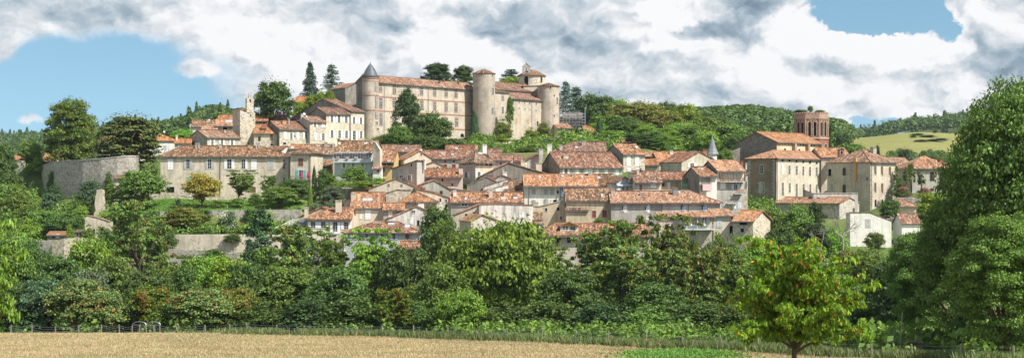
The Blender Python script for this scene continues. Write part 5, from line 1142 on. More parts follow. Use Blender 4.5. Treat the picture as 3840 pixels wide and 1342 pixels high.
T('tall0','tree','tall dark tree standing in front of the castle facade',1527,333,108,356,'l_deep',rz=2); T('broad0','tree','broad mid-green tree at the foot of the castle facade',1620,426,150,352,'l_dark')
T('broad3','tree','pale green rounded tree below the tall castle tree',1497,472,105,347,'l_mid'); T('broad1','tree','blue-green tree right of the tall castle tree',1570,455,70,353,'l_blue'); T('bush2','shrub','dense dark shrub at the foot of the slate-capped tower',1440,500,90,352,'l_dark')
T('bush1','shrub','wide dark shrub belt below the castle trees',1590,505,180,342,'l_dark'); T('broad2','tree','dark tree above the red-shuttered roofs',1690,520,120,338,'l_dark')
T('column','cypress','single cypress against the foot of the middle castle tower',1778,415,36,396,'l_cyp',vb=522); T('column','cypress','small dark cypress right of the middle castle tower',1866,492,13,400,'l_cyp',vb=524)
T('column','cypress','left cypress of the pair below the right castle tower',2165,476,22,405,'l_cyp',vb=540); T('column','cypress','right cypress of the pair below the right castle tower',2180,470,24,404,'l_cyp',vb=540); T('column','cypress','lone tall cypress right of the stone outbuilding',2248,444,40,404,'l_cyp',vb=542)
T('airy0','tree','loose grey-green tree on the castle terrace behind the canopy',1800,512,150,385,'l_mid'); T('bush0','shrub','lime-green shrub below the blank castle wing',1990,478,70,405,'l_lime',vb=535); T('bush1','shrub','yellow-green hedge left of the canopy on the castle terrace',1880,508,60,396,'l_lime',vb=535)
T('bush2','creeper','red and orange creeper at the foot of the right castle tower',2040,455,66,418,'l_vine',vb=535,cat='creeper')
T('tall1','ivy','ivy climbing the castle bay beside the square windows',1912,365,34,406,'l_mid',vb=520,cat='creeper'); T('bush0','creeper','spreading creeper on the castle wall right of the middle tower',1885,445,80,404,'l_vine',vb=530,cat='creeper')
T('broad3','tree','small tree hanging over the canopy terrace',1945,525,50,378,'l_dark'); T('bush1','shrub','green shrub above the big grey gables',2010,545,120,362,'l_mid'); T('bush2','shrub','pale olive shrub by the white chimney under the terrace',2060,520,80,375,'l_olive'); T('broad0','tree','bright tree right of the pale olive shrub',2105,520,70,380,'l_mid')
T('broad2','tree','light green tree right of the lone tall cypress',2300,490,90,372,'l_bright')
T('cedar','cedar_tree','tall blue cedar right of the castle tower',2122,310,95,452,'l_conifblue'); T('cedar','cedar_tree','lower spreading blue cedar behind the scaffolding',2160,330,130,458,'l_conifblue'); T('pine','cedar_tree','small cedar behind the lantern tower',1915,262,100,458,'l_conifblue',vb=345); T('broad1','tree','yellow-green tree beside the small cedar behind the castle',1915,290,90,452,'l_lime',vb=350)
bh=[('round',2455,500,95,352,'l_mid','low round tree just above the loggia roofs'),('broad1',2385,508,90,350,'l_dark','dark low tree between the two roofs under the lime pair'),('bush1',1975,560,90,352,'l_mid','leafy bush above the wide dark gable'),('broad2',2560,470,120,400,'l_bright','tall bright tree right of the lime pair'),('round',2295,482,80,392,'l_mid','low green tree above the dormer roof'),('broad3',2350,462,110,388,'l_dark','dark low tree above the tall stone house'),('broad1',2405,470,90,384,'l_mid','green tree left of the lime pair'),('broad2',2580,478,110,386,'l_mid','green tree right of the lime pair'),('broad3',2650,500,100,378,'l_bright','bright tree behind the weathered gable'),('round',2760,520,90,372,'l_dark','dark low tree left of the cathedral'),('broad0',2228,365,135,458,'l_dark','big dark tree right of the scaffolding'),('broad3',2320,383,120,470,'l_bright','pale tree behind the big dark tree'),('broad1',2400,392,190,440,'l_brown','widest dull green tree on the ridge'),('broad2',2500,430,130,432,'l_brown','second dull green tree under the yellow tree'),
 ('broad0',2560,402,120,452,'l_lime','tall yellowing tree on the ridge'),('round',2425,480,82,372,'l_bright','left lime tree of the bright pair'),('round',2500,490,90,370,'l_bright','right lime tree of the bright pair'),('broad1',2500,392,70,520,'l_deep','small dark tree top on the skyline left of the yellow tree'),
 ('broad2',2650,450,130,430,'l_mid','green tree left behind the slate spire'),('broad3',2730,475,130,400,'l_mid','green tree right behind the slate spire'),('round',2720,570,62,345,'l_mid','small round tree beside the cathedral wall'),('broad0',2600,500,110,410,'l_dark','shaded tree behind the large weathered gable'),
 ('broad1',2280,440,110,430,'l_mid','middle green tree below the pale skyline tree'),('broad2',2345,450,110,410,'l_dark','dark tree between lone cypress and lime pair'),('tall0',2690,440,110,480,'l_dark','dark tree on the slope above the slate spire'),('broad0',2790,490,120,430,'l_dark','dark tree touching the cathedral gable'),
 ('broad2',2240,470,70,425,'l_bright','feathery bright tree behind the stone outbuilding')]
for k_,u,vt,w,D,m_,l in bh: T(k_,'tree',l+' behind the village',u,vt-8,w*1.22,D,m_,'trees behind the village')
for l,u,vt,w,D in (('young tree growing out of the bell tower top',3038,398,22,380),('bush growing left of the bell tower top sapling',3000,412,50,381),('bush growing right of the bell tower top sapling',3075,413,40,381)): T('broad1','sapling',l,u,vt,w,D,'l_mid',vb=428,cat='plant')
# behind the monastery
for k_,u,vt,w,D,m_,l in (('broad1',3230,560,90,430,'l_dark','dark tree left behind the monastery chimney'),('broad2',3390,560,58,420,'l_deep','dark round tree above the far-right red roof'),('tall1',3290,545,26,440,'l_deep','thin dark conifer behind the monastery chimney'),('broad0',3330,585,80,425,'l_mid','tree behind the monastery right end'),('broad3',3480,578,110,420,'l_dark','wide tree behind the villa roof'),
  ('broad1',3140,500,110,480,'l_deep','dark tree right of the bell tower'),('broad2',3190,540,120,460,'l_mid','tree under the meadow slope left'),('bush0',3420,585,110,415,'l_blue','blue-green shrub between the monastery and the villa'),('broad3',3545,588,80,420,'l_mid','tree right behind the villa')): T(k_,'tree',l,u,vt,w,D,m_,'trees behind the monastery')
for l,u,vt,w,D in (('left palm tree, the tall one against the villa',3418,619,62,331),('shorter palm tree left of the tall one',3400,636,58,328),('middle palm tree with yellowing lower fronds',3456,658,62,329),('right palm tree in front of the villa windows',3538,646,70,330),('half hidden palm tree at the monastery end',3362,632,44,334)): T('palm','palm_tree',l,u,vt-6,w,D,'l_palm','palm trees in front of the villa',vb=738)
T('bush1','shrub','pink-flowering oleander left under the palms',3385,700,70,326,'l_pink',vb=745); T('bush2','shrub','pink-flowering oleander right under the palms',3465,700,60,326,'l_pink',vb=745); T('bush0','shrub','green shrubs filling the palm garden',3375,670,60,332,'l_mid',vb=745)
T('bush1','hedge_bush','pale yellow-green pergola top below the palm garden',3490,720,150,312,'l_lime'); T('broad2','tree','small dark tree in front of the monastery corner',3345,750,85,291,'l_dark'); T('broad3','tree','crooked little tree in front of the white rendered house',3282,872,78,262,'l_mid')
# trees of the lawn
T('broad0','cherry_tree','orange-turning tree on the lawn before the long cream house',757,652,142,284,'l_orange',vb=780); T('airy1','tree','loose green tree before the middle of the long cream house',895,640,150,288,'l_mid',vb=765); T('airy2','tree','loose tree before the right end of the long cream house',1010,660,85,290,'l_mid',vb=772)
T('broad2','tree','dark tree under the wooden balcony',1110,672,125,288,'l_dark'); T('broad1','tree','broad green tree at the left end of the lawn',535,640,190,288,'l_mid'); T('airy0','tree','wispy tree left of the broad lawn tree',450,690,120,289,'l_mid'); T('broad3','tree','rounded lawn tree with dark trunk before the garden wall',1045,700,140,283,'l_mid',vb=784)
T('tall1','tree','thin young tree behind the white lawn bench',958,725,55,287,'l_mid',vb=775); T('bush1','shrub','low green shrub right of the orange-turning tree',820,750,60,284,'l_mid'); T('bush2','shrub','olive-green shrub in the middle of the lawn',890,740,60,284,'l_mid')
T('column','cypress','narrow bright cypress beside the grey olive tree',1163,690,22,281,'l_bright'); T('round','olive_tree','large silver-grey olive tree above the cream mansion',1248,698,95,279,'l_olive'); T('bush0','shrub','small silver-grey shrub left of the olive tree',1185,755,70,274,'l_olive'); T('bush1','shrub','silver-grey shrub under the olive tree',1235,755,50,272,'l_olive')
T('agave','agave_plant','blue-grey agave on the lawn edge',666,738,44,288,'l_blue',vb=768)
T('column','cypress','dark column of ivy beside the low wooden lean-to',1178,622,24,294,'l_deep'); T('bush2','shrub','large leafy bush left of the white gallery house',1215,625,70,294,'l_dark'); T('round','shrub','clipped round bush in front of the white gallery house',1243,655,46,291,'l_mid',vb=692)
T('bush1','vine','leafy vine covering the foot of the white gallery house',1330,622,120,294,'l_mid',vb=690,cat='plant'); T('bush0','vine','bright vine pergola below the white gallery house, left part',1275,676,110,291,'l_lime',vb=706,cat='plant'); T('bush2','vine','bright vine pergola below the white gallery house, right part',1362,676,110,291,'l_lime',vb=710,cat='plant'); T('bush1','vine','lime-green vine beside the yellow half-timbered house',1420,665,60,292,'l_bright',vb=700,cat='plant')
T('palm','palm_tree','dark small palm left of the olive tree',1200,695,60,285,'l_deep')
T('bush0','shrub','ivy filling the gap between terrace wall and long house',570,620,60,304,'l_deep'); T('bush1','shrub','dark shrub on the curved terrace wall foot',340,672,110,298,'l_blue'); T('bush2','shrub','bushy shrub below the curved terrace wall',300,745,110,290,'l_dark')
# garden belt between the two retaining walls
gb=[('bush0',650,770,90,271,'l_dark','dark rounded shrub left in the terrace garden'),('broad1',700,778,145,270,'l_brown','wide olive-green tree in the terrace garden'),('bush1',830,840,80,268,'l_bright','bright low shrub in the terrace garden'),('bush2',850,785,85,269,'l_flower','white-flowering shrub in the terrace garden'),('bush0',920,842,80,268,'l_lime','yellow-green low shrub in the terrace garden'),
 ('bush1',985,790,120,270,'l_bright','bright wall shrub behind the big dark pine'),('bush2',1080,845,60,266,'l_yflower','small flowering shrub beside the stair railing'),('bush0',610,840,70,268,'l_dark','dark shrub at the left end of the pale wall'),('bush1',760,850,90,267,'l_mid','green shrub hanging on the pale wall top')]
for k_,u,vt,w,D,m_,l in gb: T(k_,'shrub',l,u,vt,w,D,m_,'shrubs of the terrace garden')
# lower left slope
sl=[('bush0',60,700,130,296,'l_mid','green bush high on the left slope'),('bush1',190,720,90,300,'l_blue','grey-green bush under the curved wall'),('bush2',120,760,120,288,'l_mid','pale bush in the middle of the left slope'),('broad0',240,800,140,276,'l_dark','dark bushy tree above the rusty shed'),('bush0',110,820,110,274,'l_bright','bright bush left of the rusty shed'),
 ('tall0',262,840,32,266,'l_bright','slim light tree between the two sheds'),('bush1',400,790,110,281,'l_bright','bright hedge behind the pale ruined gable'),('bush2',395,850,80,268,'l_dark','ivy growing over the ruined gable'),('bush0',20,800,120,280,'l_mid','bush at the left edge of the slope'),('bush1',40,640,110,312,'l_dark','dark ivy bank below the pinkish house'),
 ('bush2',200,690,80,306,'l_deep','dark ivy mass at the left foot of the terrace wall'),('bush0',330,840,60,270,'l_mid','shrub right of the glazed shed'),('broad2',25,690,140,300,'l_mid','tree high on the left slope by the frame'),('bush1',460,840,90,272,'l_mid','bush right of the ruined gable'),('bush0',85,870,90,264,'l_bright','bright bush before the dark garden wall'),('broad1',160,790,110,280,'l_mid','round tree in the middle of the left slope'),('broad3',470,770,120,278,'l_mid','leafy tree right of the ragged masonry stump'),('broad0',600,810,110,272,'l_mid','leafy tree at the left end of the terrace garden'),('tall0',300,770,70,284,'l_bright','upright light tree left of the masonry stump'),('broad2',20,900,150,262,'l_bright','light tree at the left edge below the garden wall'),('broad0',520,880,120,262,'l_bright','light tree between the ruined gable and the pale terrace wall')]
for k_,u,vt,w,D,m_,l in sl: T(k_,'bush' if k_[0]=='b' and k_[1]=='u' else 'tree',l,u,vt,w,D,m_,'bushes of the left slope')
T('airy2','robinia','large robinia with reddish pods in front of the left garden walls',525,758,240,232,'l_pod'); T('pine','pine_tree','tall dark pine in front of the pale terrace wall',975,790,170,236,'l_conif',rz=.7); T('spruce','fir_tree','dark fir with drooping boughs beside the tall pine',935,900,110,233,'l_conif')
T('broad0','tree','dark dense tree right of the blue-shuttered house',1640,778,150,236,'l_dark'); T('airy0','robinia','grey-green robinia overlapping the dense dark tree',1660,830,150,226,'l_mid')
# right of the village foot
rf=[('broad1',2890,780,120,262,'l_mid','light green tree right of the stone barn'),('tall1',3055,758,80,268,'l_deep','dark ivy-clad pointed tree by the monastery'),('broad3',2990,770,130,255,'l_mid','loose willow-like tree below the long outbuilding'),('broad0',2930,850,130,246,'l_dark','dark tree in front of the long outbuilding'),('broad2',3060,840,110,250,'l_deep','dark round tree left of the dead tree'),
 ('bush0',3130,860,110,262,'l_bright','bright shrub left of the white rendered house'),('bush1',2700,870,90,240,'l_mid','shrub in front of the plain cream house'),('bush2',2660,895,110,236,'l_blue','blue-green shrub below the deep balcony'),('bush0',2760,890,120,240,'l_mid','shrub below the stone barn'),('bush1',2600,890,60,241,'l_yflower','small yellow-flowering shrub under the balcony'),
 ('bush2',2840,880,110,244,'l_bright','bright shrub right below the stone barn'),('bush0',2565,880,60,243,'l_mid','shrub under the deep balcony'),('bush1',3250,930,150,250,'l_mid','low shrub below the white rendered house'),('bush2',3170,930,110,246,'l_brown','olive shrub under the dead tree'),('bush1',2250,722,0,0,'','')]
for k_,u,vt,w,D,m_,l in rf:
    if D: T(k_,'shrub' if k_[:2]=='bu' else 'tree',l,u,vt,w,D,m_,'greenery at the foot of the monastery')
T('bush0','shrub','small leafy shrub on the roof terrace before the red-shuttered beige house',2245,815,50,254,'l_mid',vb=842); T('broad2','tree','little bright tree among the red roofs below the tall stone house',2442,640,50,290,'l_bright',vb=660)
for l,u,vt,vb,w,D in (('ivy hanging over the left end of the pale terrace wall',640,872,925,60,262.5),('ivy clump spilling over the pale terrace wall under the white shrub',870,872,912,70,261.5),('creeper on the dark retaining wall below the thin young tree',940,782,830,60,278),('creeper on the dark retaining wall below the orange-turning tree',760,782,832,90,278.5),('dark ivy patch on the left face of the curved terrace wall',190,640,740,34,317),('ivy streak on the middle of the curved terrace wall',410,640,735,40,305),('weedy tuft growing on the dark footing wall',800,930,975,90,255)):
    T('bush%d'%(u%3),'creeper',l,u,vt,w,D,'l_dark','creepers on the old garden walls',vb=vb,cat='creeper')
# ---- the river belt behind the fence
belt=[('broad3',20,880,190,205,'l_mid','mid-green tree at the left end of the belt behind the orchard'),('tall0',120,900,150,210,'l_dark','narrow dark tree in the belt near the left edge'),('broad2',330,895,190,200,'l_bright','bright ash tree left in the belt'),('broad0',230,960,180,196,'l_dark','dark tree left of the bright ash'),('broad1',420,960,160,192,'l_mid','mid-green tree under the large robinia'),
 ('airy1',640,960,200,190,'l_mid','feathery tree right of the large robinia'),('broad3',760,960,180,194,'l_bright','light green tree before the dark stone footing wall'),('tall1',690,1000,120,186,'l_dark','dark tree between the light green ones'),('broad0',860,965,170,190,'l_lime','yellowish-green tree left of the feathery group'),('broad2',930,990,180,182,'l_dark','dark rounded tree under the fir'),
 ('airy0',1150,852,260,200,'l_pod','tall thin feathery robinia before the cream mansion'),('airy2',1290,905,230,196,'l_mid','feathery robinia before the blue-shuttered house'),('airy1',1400,860,220,193,'l_bright','light feathery robinia with a high sprig before the blue-shuttered house'),('broad1',1510,930,200,190,'l_dark','dark ash tree left of the walnut'),('broad3',1270,1000,260,178,'l_dark','deep green tree at the centre-left of the belt'),
 ('walnut',1880,838,430,182,'l_walnut','huge bright walnut tree in the middle of the belt'),('broad0',1670,985,220,176,'l_mid','rounded tree at the left foot of the walnut'),('airy0',2230,868,260,192,'l_pod','rowan-coloured robinia right of the walnut'),('airy2',2380,830,260,190,'l_pod','robinia with red pods below the long pale house'),('airy1',2500,810,240,192,'l_pod','tallest robinia with red pods left of the deep balcony'),
 ('airy1',2330,930,320,182,'l_pod','broad red-podded robinia in front of its taller neighbours'),('airy0',2560,930,300,178,'l_pod','drooping robinia with bare twigs in front'),('broad2',2140,1010,240,170,'l_dark','dark thicket tree right of the walnut foot'),('broad1',2700,940,200,205,'l_yflower','yellow-flecked tree above the young cherry'),('airy2',2720,1000,280,180,'l_mid','soft willow-green tree left of the young cherry'),
 ('broad3',2450,1060,260,170,'l_dark','dark low tree under the robinias'),('airy0',3050,960,240,200,'l_bright','airy light tree behind the young cherry'),('airy1',3230,960,240,195,'l_mid','airy green tree right of the dead tree'),('broad0',3120,1030,220,185,'l_mid','green tree behind the right side of the young cherry'),('broad1',2830,970,180,205,'l_bright','bright tree behind the top of the young cherry'),
 ('broad2',1080,1000,260,184,'l_mid','green tree left of the feathery group'),('airy2',1030,930,180,205,'l_mid','slender pale robinia beside the tall pine'),('broad1',560,1010,200,180,'l_dark','dark tree at the foot of the large robinia'),('airy1',2060,930,210,195,'l_mid','greyish robinia touching the right side of the walnut')]
for k_,u,vt,w,D,m_,l in belt: T(k_,'tree' if not k_.startswith('airy') else 'robinia',l,u,vt,w,D,m_,'trees of the river belt')
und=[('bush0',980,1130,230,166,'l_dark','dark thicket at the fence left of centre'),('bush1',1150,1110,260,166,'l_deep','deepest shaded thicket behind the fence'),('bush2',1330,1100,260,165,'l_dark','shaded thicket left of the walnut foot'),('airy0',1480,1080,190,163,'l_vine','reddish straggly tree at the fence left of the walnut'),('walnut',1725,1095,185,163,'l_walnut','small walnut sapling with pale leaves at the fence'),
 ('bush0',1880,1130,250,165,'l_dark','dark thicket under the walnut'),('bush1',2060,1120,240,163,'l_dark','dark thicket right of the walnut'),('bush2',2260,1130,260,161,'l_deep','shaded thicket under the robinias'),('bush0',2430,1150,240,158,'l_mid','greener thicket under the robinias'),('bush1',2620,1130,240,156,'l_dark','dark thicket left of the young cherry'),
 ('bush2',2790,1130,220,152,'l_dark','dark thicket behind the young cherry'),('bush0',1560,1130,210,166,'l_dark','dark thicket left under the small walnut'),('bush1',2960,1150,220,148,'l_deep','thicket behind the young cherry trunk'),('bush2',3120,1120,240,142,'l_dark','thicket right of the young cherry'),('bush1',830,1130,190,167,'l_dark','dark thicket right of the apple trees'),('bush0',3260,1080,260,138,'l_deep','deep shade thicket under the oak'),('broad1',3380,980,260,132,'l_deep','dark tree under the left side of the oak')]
for k_,u,vt,w,D,m_,l in und: T(k_,'thicket' if k_[:2]=='bu' else 'tree',l,u,vt,w,D,m_,'thickets along the fence',cat='shrub')
# orchard left
orch=[('broad0',290,1050,230,164,'l_apple','apple tree with red and yellow fruit left of the metal arches'),('broad2',390,1090,180,163,'l_apple','lower apple tree with yellow fruit left of the metal arches'),('broad1',560,1075,170,166,'l_vine','straggly tree with reddish leaves behind the metal arches'),('broad3',745,1080,230,163,'l_apple','spreading apple tree right of the metal arches'),
 ('tall0',330,1010,190,168,'l_olive','silver-green upright tree behind the apple trees'),('broad2',160,1050,200,166,'l_blue','dark blue-green tree left of the apple trees'),('broad1',40,1050,170,167,'l_dark','dark tree at the far left of the fence'),('bush0',620,1140,170,164,'l_mid','low bush between the apple trees'),('broad0',890,1080,170,168,'l_brown','yellow-green apple tree at the right end of the orchard'),('bush2',110,1140,200,165,'l_deep','shaded bushes under the left trees'),('bush1',470,1130,140,168,'l_dark','shaded bush behind the metal arches')]
for k_,u,vt,w,D,m_,l in orch: T(k_,'fruit_tree' if 'apple tree' in l else 'tree',l,u,vt,w,D,m_,'trees of the orchard')
# foreground: right-hand giants, the young cherry, the left cherry branches
T('oak','oak_tree','huge oak filling the right edge of the picture',3830,325,540,104,'l_oak',rz=.6); T('oak1','oak_tree','broad lower oak at the left front of the huge oak',3600,745,340,110,'l_oak',rz=2.2)
T('oak1','tree','dense bright maple at the bottom right corner',3775,815,440,84,'l_mid',rz=4); T('oak','tree','dark leafy tree between the huge oak and the river belt',3445,880,250,122,'l_oak',rz=3)
T('cherry','cherry_tree','young cherry tree with orange-tipped leaves in the right foreground',2978,902,520,52,'l_cherry',rz=1.2)
T('cherry','cherry_tree','light green cherry tree reaching in from the left edge',-170,760,430,58,'l_bright',rz=2.0)
# dead tree
rng=np.random.default_rng(5); m=MB(); D=246; x,y,z=P(3160,960,D); z=tz(x,y); k=D/F
def twig(p,d,L,r,dep):
    p2=p+d*L; mid=(p+p2)/2+rng.normal(size=3)*L*.06; m.tube([tuple(p),tuple(mid),tuple(p2)],[r,r*.8,r*.6],5,False)
    if dep:
        for i in range(3 if dep>1 else 2): twig(p2 if i else mid,unit(d+rng.normal(size=3)*.55+np.array([0,0,.05])),L*rng.uniform(.5,.85),r*.6,dep-1)
b0=np.array([0,0,0.]); top=np.array([0,0,(HV-890)/F*D-z]); m.tube([(0,0,-1),tuple(top*.5+[.1,0,0]),tuple(top)],[.28,.22,.16],7)
for d_ in ([-.9,0,.75],[.35,.1,1.],[.8,0,.9],[-.4,-.2,.9]): twig(top,unit(np.array(d_,float)),2.0,.11,3)
o=thing('dead_tree','bare dead tree with pale crooked branches before the white rendered house','tree',(x,y,z)); part('branches',m,'barkpale',o)
m=MB(); D=238; x,y,z=P(3105,1000,D); z=tz(x,y)
tp=np.array([-1.2,0,(HV-935)/F*D-z]); m.tube([(1.5,0,-1),(.2,0,tp[2]*.5),tuple(tp)],[.24,.2,.12],7)
for d_ in ([-.9,0,.5],[-.6,.1,.9],[-1,0,.15],[.2,0,1.]): twig(tp,unit(np.array(d_,float)),1.7,.09,3)
o=thing('dead_tree','leaning dead tree with pale twigs left of the upright dead tree','tree',(x,y,z)); part('branches',m,'barkpale',o)

# ---- far wooded hills: one mass
def forest():
    rng=np.random.default_rng(31); base={}
    V=[]
    unitp=[]
    for q in range(6):
        n=(300 if q<3 else 150); d=unit(rng.normal(size=(n,3))); d[:,2]=np.where(d[:,2]<-.1,-d[:,2],d[:,2]); 
        cl=unit(rng.normal(size=(9,3))); lob=.8+.32*np.max(d@cl.T,axis=1)**6
        p=d*np.array([.5,.5,.62])*lob[:,None]*rng.uniform(.82,1.02,size=(n,1))+np.array([0,0,.40]); nn=unit(d+np.array([0,0,.3])+rng.normal(size=(n,3))*.45); unitp.append((p,nn))
    cone=[]
    for q in range(2):
        n=220; t=rng.random(n)**.8; a=rng.uniform(0,2*pi,n); r=.30*(1-t)**.8*rng.uniform(.7,1.1,n); d=np.stack([np.cos(a),np.sin(a),np.full(n,.5)],1)
        cone.append((np.stack([np.cos(a)*r,np.sin(a)*r,t*1.25],1),unit(d+rng.normal(size=(n,3))*.4)))
    spots=[]
    def region(u0,u1,D0,D1,n,con,h0,h1,skip=None):
        for _ in range(n):
            D=D0*(D1/D0)**rng.random(); u=rng.uniform(u0,u1)
            if skip and skip(u,D): continue
            spots.append((u,D,con,h0,h1))
    region(-300,600,1400,2050,1500,.08,14,21)
    region(-300,330,900,1300,200,.08,11,17)
    region(500,900,700,1000,520,.06,11,16)
    region(880,1320,640,900,160,.04,12,17)
    region(2050,3150,560,830,1350,.0,10,15,lambda u,D: u>3120 and D<640)
    region(3090,4300,1150,1650,900,.03,12,17)
    region(3150,4300,880,960,0,.05,8,12)
    region(3110,3190,620,850,50,.02,8,12)
    region(3330,3560,480,550,60,.0,3,5)
    region(2150,3150,470,560,150,.05,8,13)
    region(3650,4300,560,700,60,.05,9,12)
    VV=[]
    for u,D,con,h0,h1 in spots:
        x=(u-U0)/F*D; z=tz(x,D); h=rng.uniform(h0,h1); w=h*rng.uniform(.62,.95)
        p,nn=(cone[rng.integers(2)] if rng.random()<con else unitp[rng.integers(3)+(3 if D>950 else 0)])
        a=rng.uniform(0,2*pi); ca,sa=cos(a),sin(a); Q=np.stack([p[:,0]*ca-p[:,1]*sa,p[:,0]*sa+p[:,1]*ca,p[:,2]],1)*np.array([w,w,h*.95])+np.array([x,D,z-.4])
        NQ=np.stack([nn[:,0]*ca-nn[:,1]*sa,nn[:,0]*sa+nn[:,1]*ca,nn[:,2]],1)
        VV.append(leaf_arrays(Q,NQ,np.full(len(Q),h*(.075 if D<950 else .10))*rng.uniform(.7,1.2,len(Q)),1.3,0,rng))
    me=quads_mesh('far_woods',np.concatenate(VV)); me.materials.append(M('l_far')); o=link('far_woods',me); tag(o,'far wooded hills behind the village','woods',None,'stuff')
forest()
def gD(u,v):
    lo,hi=560.,880.
    for _ in range(40):
        D=(lo+hi)/2
        if tz((u-U0)/F*D,D)/D<(HV-v)/F: lo=D
        else: hi=D
    return D
for i,(u,v,w,D) in enumerate(((3440,508,60,880),(3478,515,70,872),(3500,530,90,850),(3455,532,60,846),(3530,527,60,850),(3424,518,26,868),(3508,500,22,890))):
    T('bush%d'%(i%3),'meadow_bush',['low dark bramble patch high on the meadow','second dark bramble patch on the meadow','widest dark bramble patch on the meadow','bramble patch left below the widest one on the meadow','bramble patch right of the widest one on the meadow','tiny bush left of the bramble patches on the meadow','small upright bush on the crest of the meadow'][i],u,v-(9 if i<5 else 15),w,gD(u,v),'l_deep','bushes on the meadow',cat='bush',)

def scrub():
    rng=np.random.default_rng(41); VV=[]
    def reg(u0,u1,D0,D1,n,h0,h1,skip=None):
        for _ in range(n):
            u=rng.uniform(u0,u1); D=rng.uniform(D0,D1)
            if skip and skip(u,D): continue
            x=(u-U0)/F*D; z=tz(x,D); h=rng.uniform(h0,h1); w=h*rng.uniform(.9,1.7); nq=90
            d=unit(rng.normal(size=(nq,3))); d[:,2]=abs(d[:,2]); Q=d*np.array([w/2,w/2,h*.85])*rng.uniform(.6,1.1,size=(nq,1))+np.array([x,D,z-.1])
            VV.append(leaf_arrays(Q,unit(d+rng.normal(size=(nq,3))*.6),h*.17*rng.uniform(.5,1.2,nq),1.5,0,rng))
    reg(-150,600,262,304,330,.8,2.6,lambda u,D: 480<u<640 and D>280)
    reg(-100,140,300,345,60,1,3)
    reg(590,1130,265.3,277,190,.8,2.4)
    reg(1400,1760,344,368,110,1,3.2); reg(1760,2360,350,402,420,1,3,lambda u,D: (1845<u<1975 and D>372) or (2080<u<2260 and D>385))
    reg(600,1130,226,256,110,1,3); reg(1100,2950,224,240,330,1,3.2); reg(2500,3300,226,250,130,.8,2.4); reg(3100,3500,240,290,120,.8,2.2,lambda u,D:3150<u<3460 and D>262)
    reg(2100,3050,362,470,420,1.5,4.5); reg(2690,2915,268,326,150,1,2.6,lambda u,D: u<2800 and D<285); reg(2775,2925,288,331,220,1.2,3); reg(3120,3700,360,490,200,1.2,3.2); reg(3300,3600,312,333,60,.6,1.6); reg(640,1150,352,420,90,1,3)
    reg(3150,4300,100,150,170,1,3.2,lambda u,D: D<fyi(u)+4)
    reg(-200,3300,160,222,420,1,3); reg(1700,3450,112,162,420,.6,2.2,lambda u,D: D<fyi(u)+3.5)
    me=quads_mesh('undergrowth',np.concatenate(VV)); me.materials.append(M('l_mid')); o=link('undergrowth',me); tag(o,'low brambles and scrub covering the slopes between walls, trees and houses','undergrowth',None,'stuff')

# ================================================================== GROUND
def ground():
    ts=np.concatenate([np.linspace(-1.6,-.45,14)[:-1],np.linspace(-.45,.45,190),np.linspace(.45,1.6,14)[1:]])
    ys=[-80,-40,-10,10,30,50,65]+list(np.arange(80,235,5))+list(np.arange(235,460,2.5))+list(np.arange(460,700,12))+list(np.arange(700,1300,25))+list(np.arange(1300,2700,70))+[3000,3600,4400,5200,6000]
    V=[];rngn=np.random.default_rng(2)
    for y in ys:
        for t in ts:
            x=t*max(y,50); V.append((x,y,tz(x,max(y,1)) if y>0 else -1.7))
    n=len(ts); Fc=[(i*n+j,i*n+j+1,(i+1)*n+j+1,(i+1)*n+j) for i in range(len(ys)-1) for j in range(n-1)]
    me=bpy.data.meshes.new('ground'); me.from_pydata(V,[],Fc); ca=me.color_attributes.new('zone','FLOAT_COLOR','POINT')
    cols=[]
    for x,y,z in V:
        u=x/max(y,1)*F+U0
        if y<60 or y<min(158,fyi(min(max(u,-290),4190))+1.2): c=(.31,.24,.135)
        elif y<262: c=(.055,.085,.025)
        elif y<460: c=(.085,.135,.035)
        elif u>3140 and 560<y<1000: c=(.235,.235,.075)
        elif u>3140 and y>=1000: c=(.05,.085,.03)
        else: c=(.05,.085,.025)
        if 520<u<1130 and 278<y<300: c=(.12,.215,.045)
        cols.append((*c,1))
    ca.data.foreach_set('color',np.array(cols,np.float32).ravel()); me.polygons.foreach_set('use_smooth',[True]*len(me.polygons))
    m,t,b=nt('ground'); vc=N(t,'ShaderNodeVertexColor',layer_name='zone'); vec,_=coords(t)
    n1=noise(t,vec,.05,6,.6); n2=noise(t,vec,.6,6,.7); n3=noise(t,vec,.014,5,.6)
    c=mix(t,math_(t,'MULTIPLY',ramp(t,n1,[(.42,(0,0,0)),(.66,(1,1,1))]),.45),vc.outputs[0],(.14,.17,.05)); c=mix(t,math_(t,'MULTIPLY',ramp(t,n3,[(.45,(0,0,0)),(.6,(1,1,1))]),.35),c,(.24,.20,.10))
    c=mix(t,ramp(t,n2,[(.3,(0,0,0)),(.7,(1,1,1))]),mix(t,1.0,c,(.72,.72,.72),'MULTIPLY'),mix(t,1.0,c,(1.22,1.2,1.15),'MULTIPLY'))
    t.links.new(c,b.inputs['Base Color']); b.inputs['Roughness'].default_value=.95; b.inputs['Specular IOR Level'].default_value=.1
    bp=N(t,'ShaderNodeBump'); bp.inputs['Strength'].default_value=.6; bp.inputs['Distance'].default_value=.3; t.links.new(n2,bp.inputs['Height']); t.links.new(bp.outputs[0],b.inputs['Normal'])
    me.materials.append(m); o=link('ground',me); o['kind']='structure'
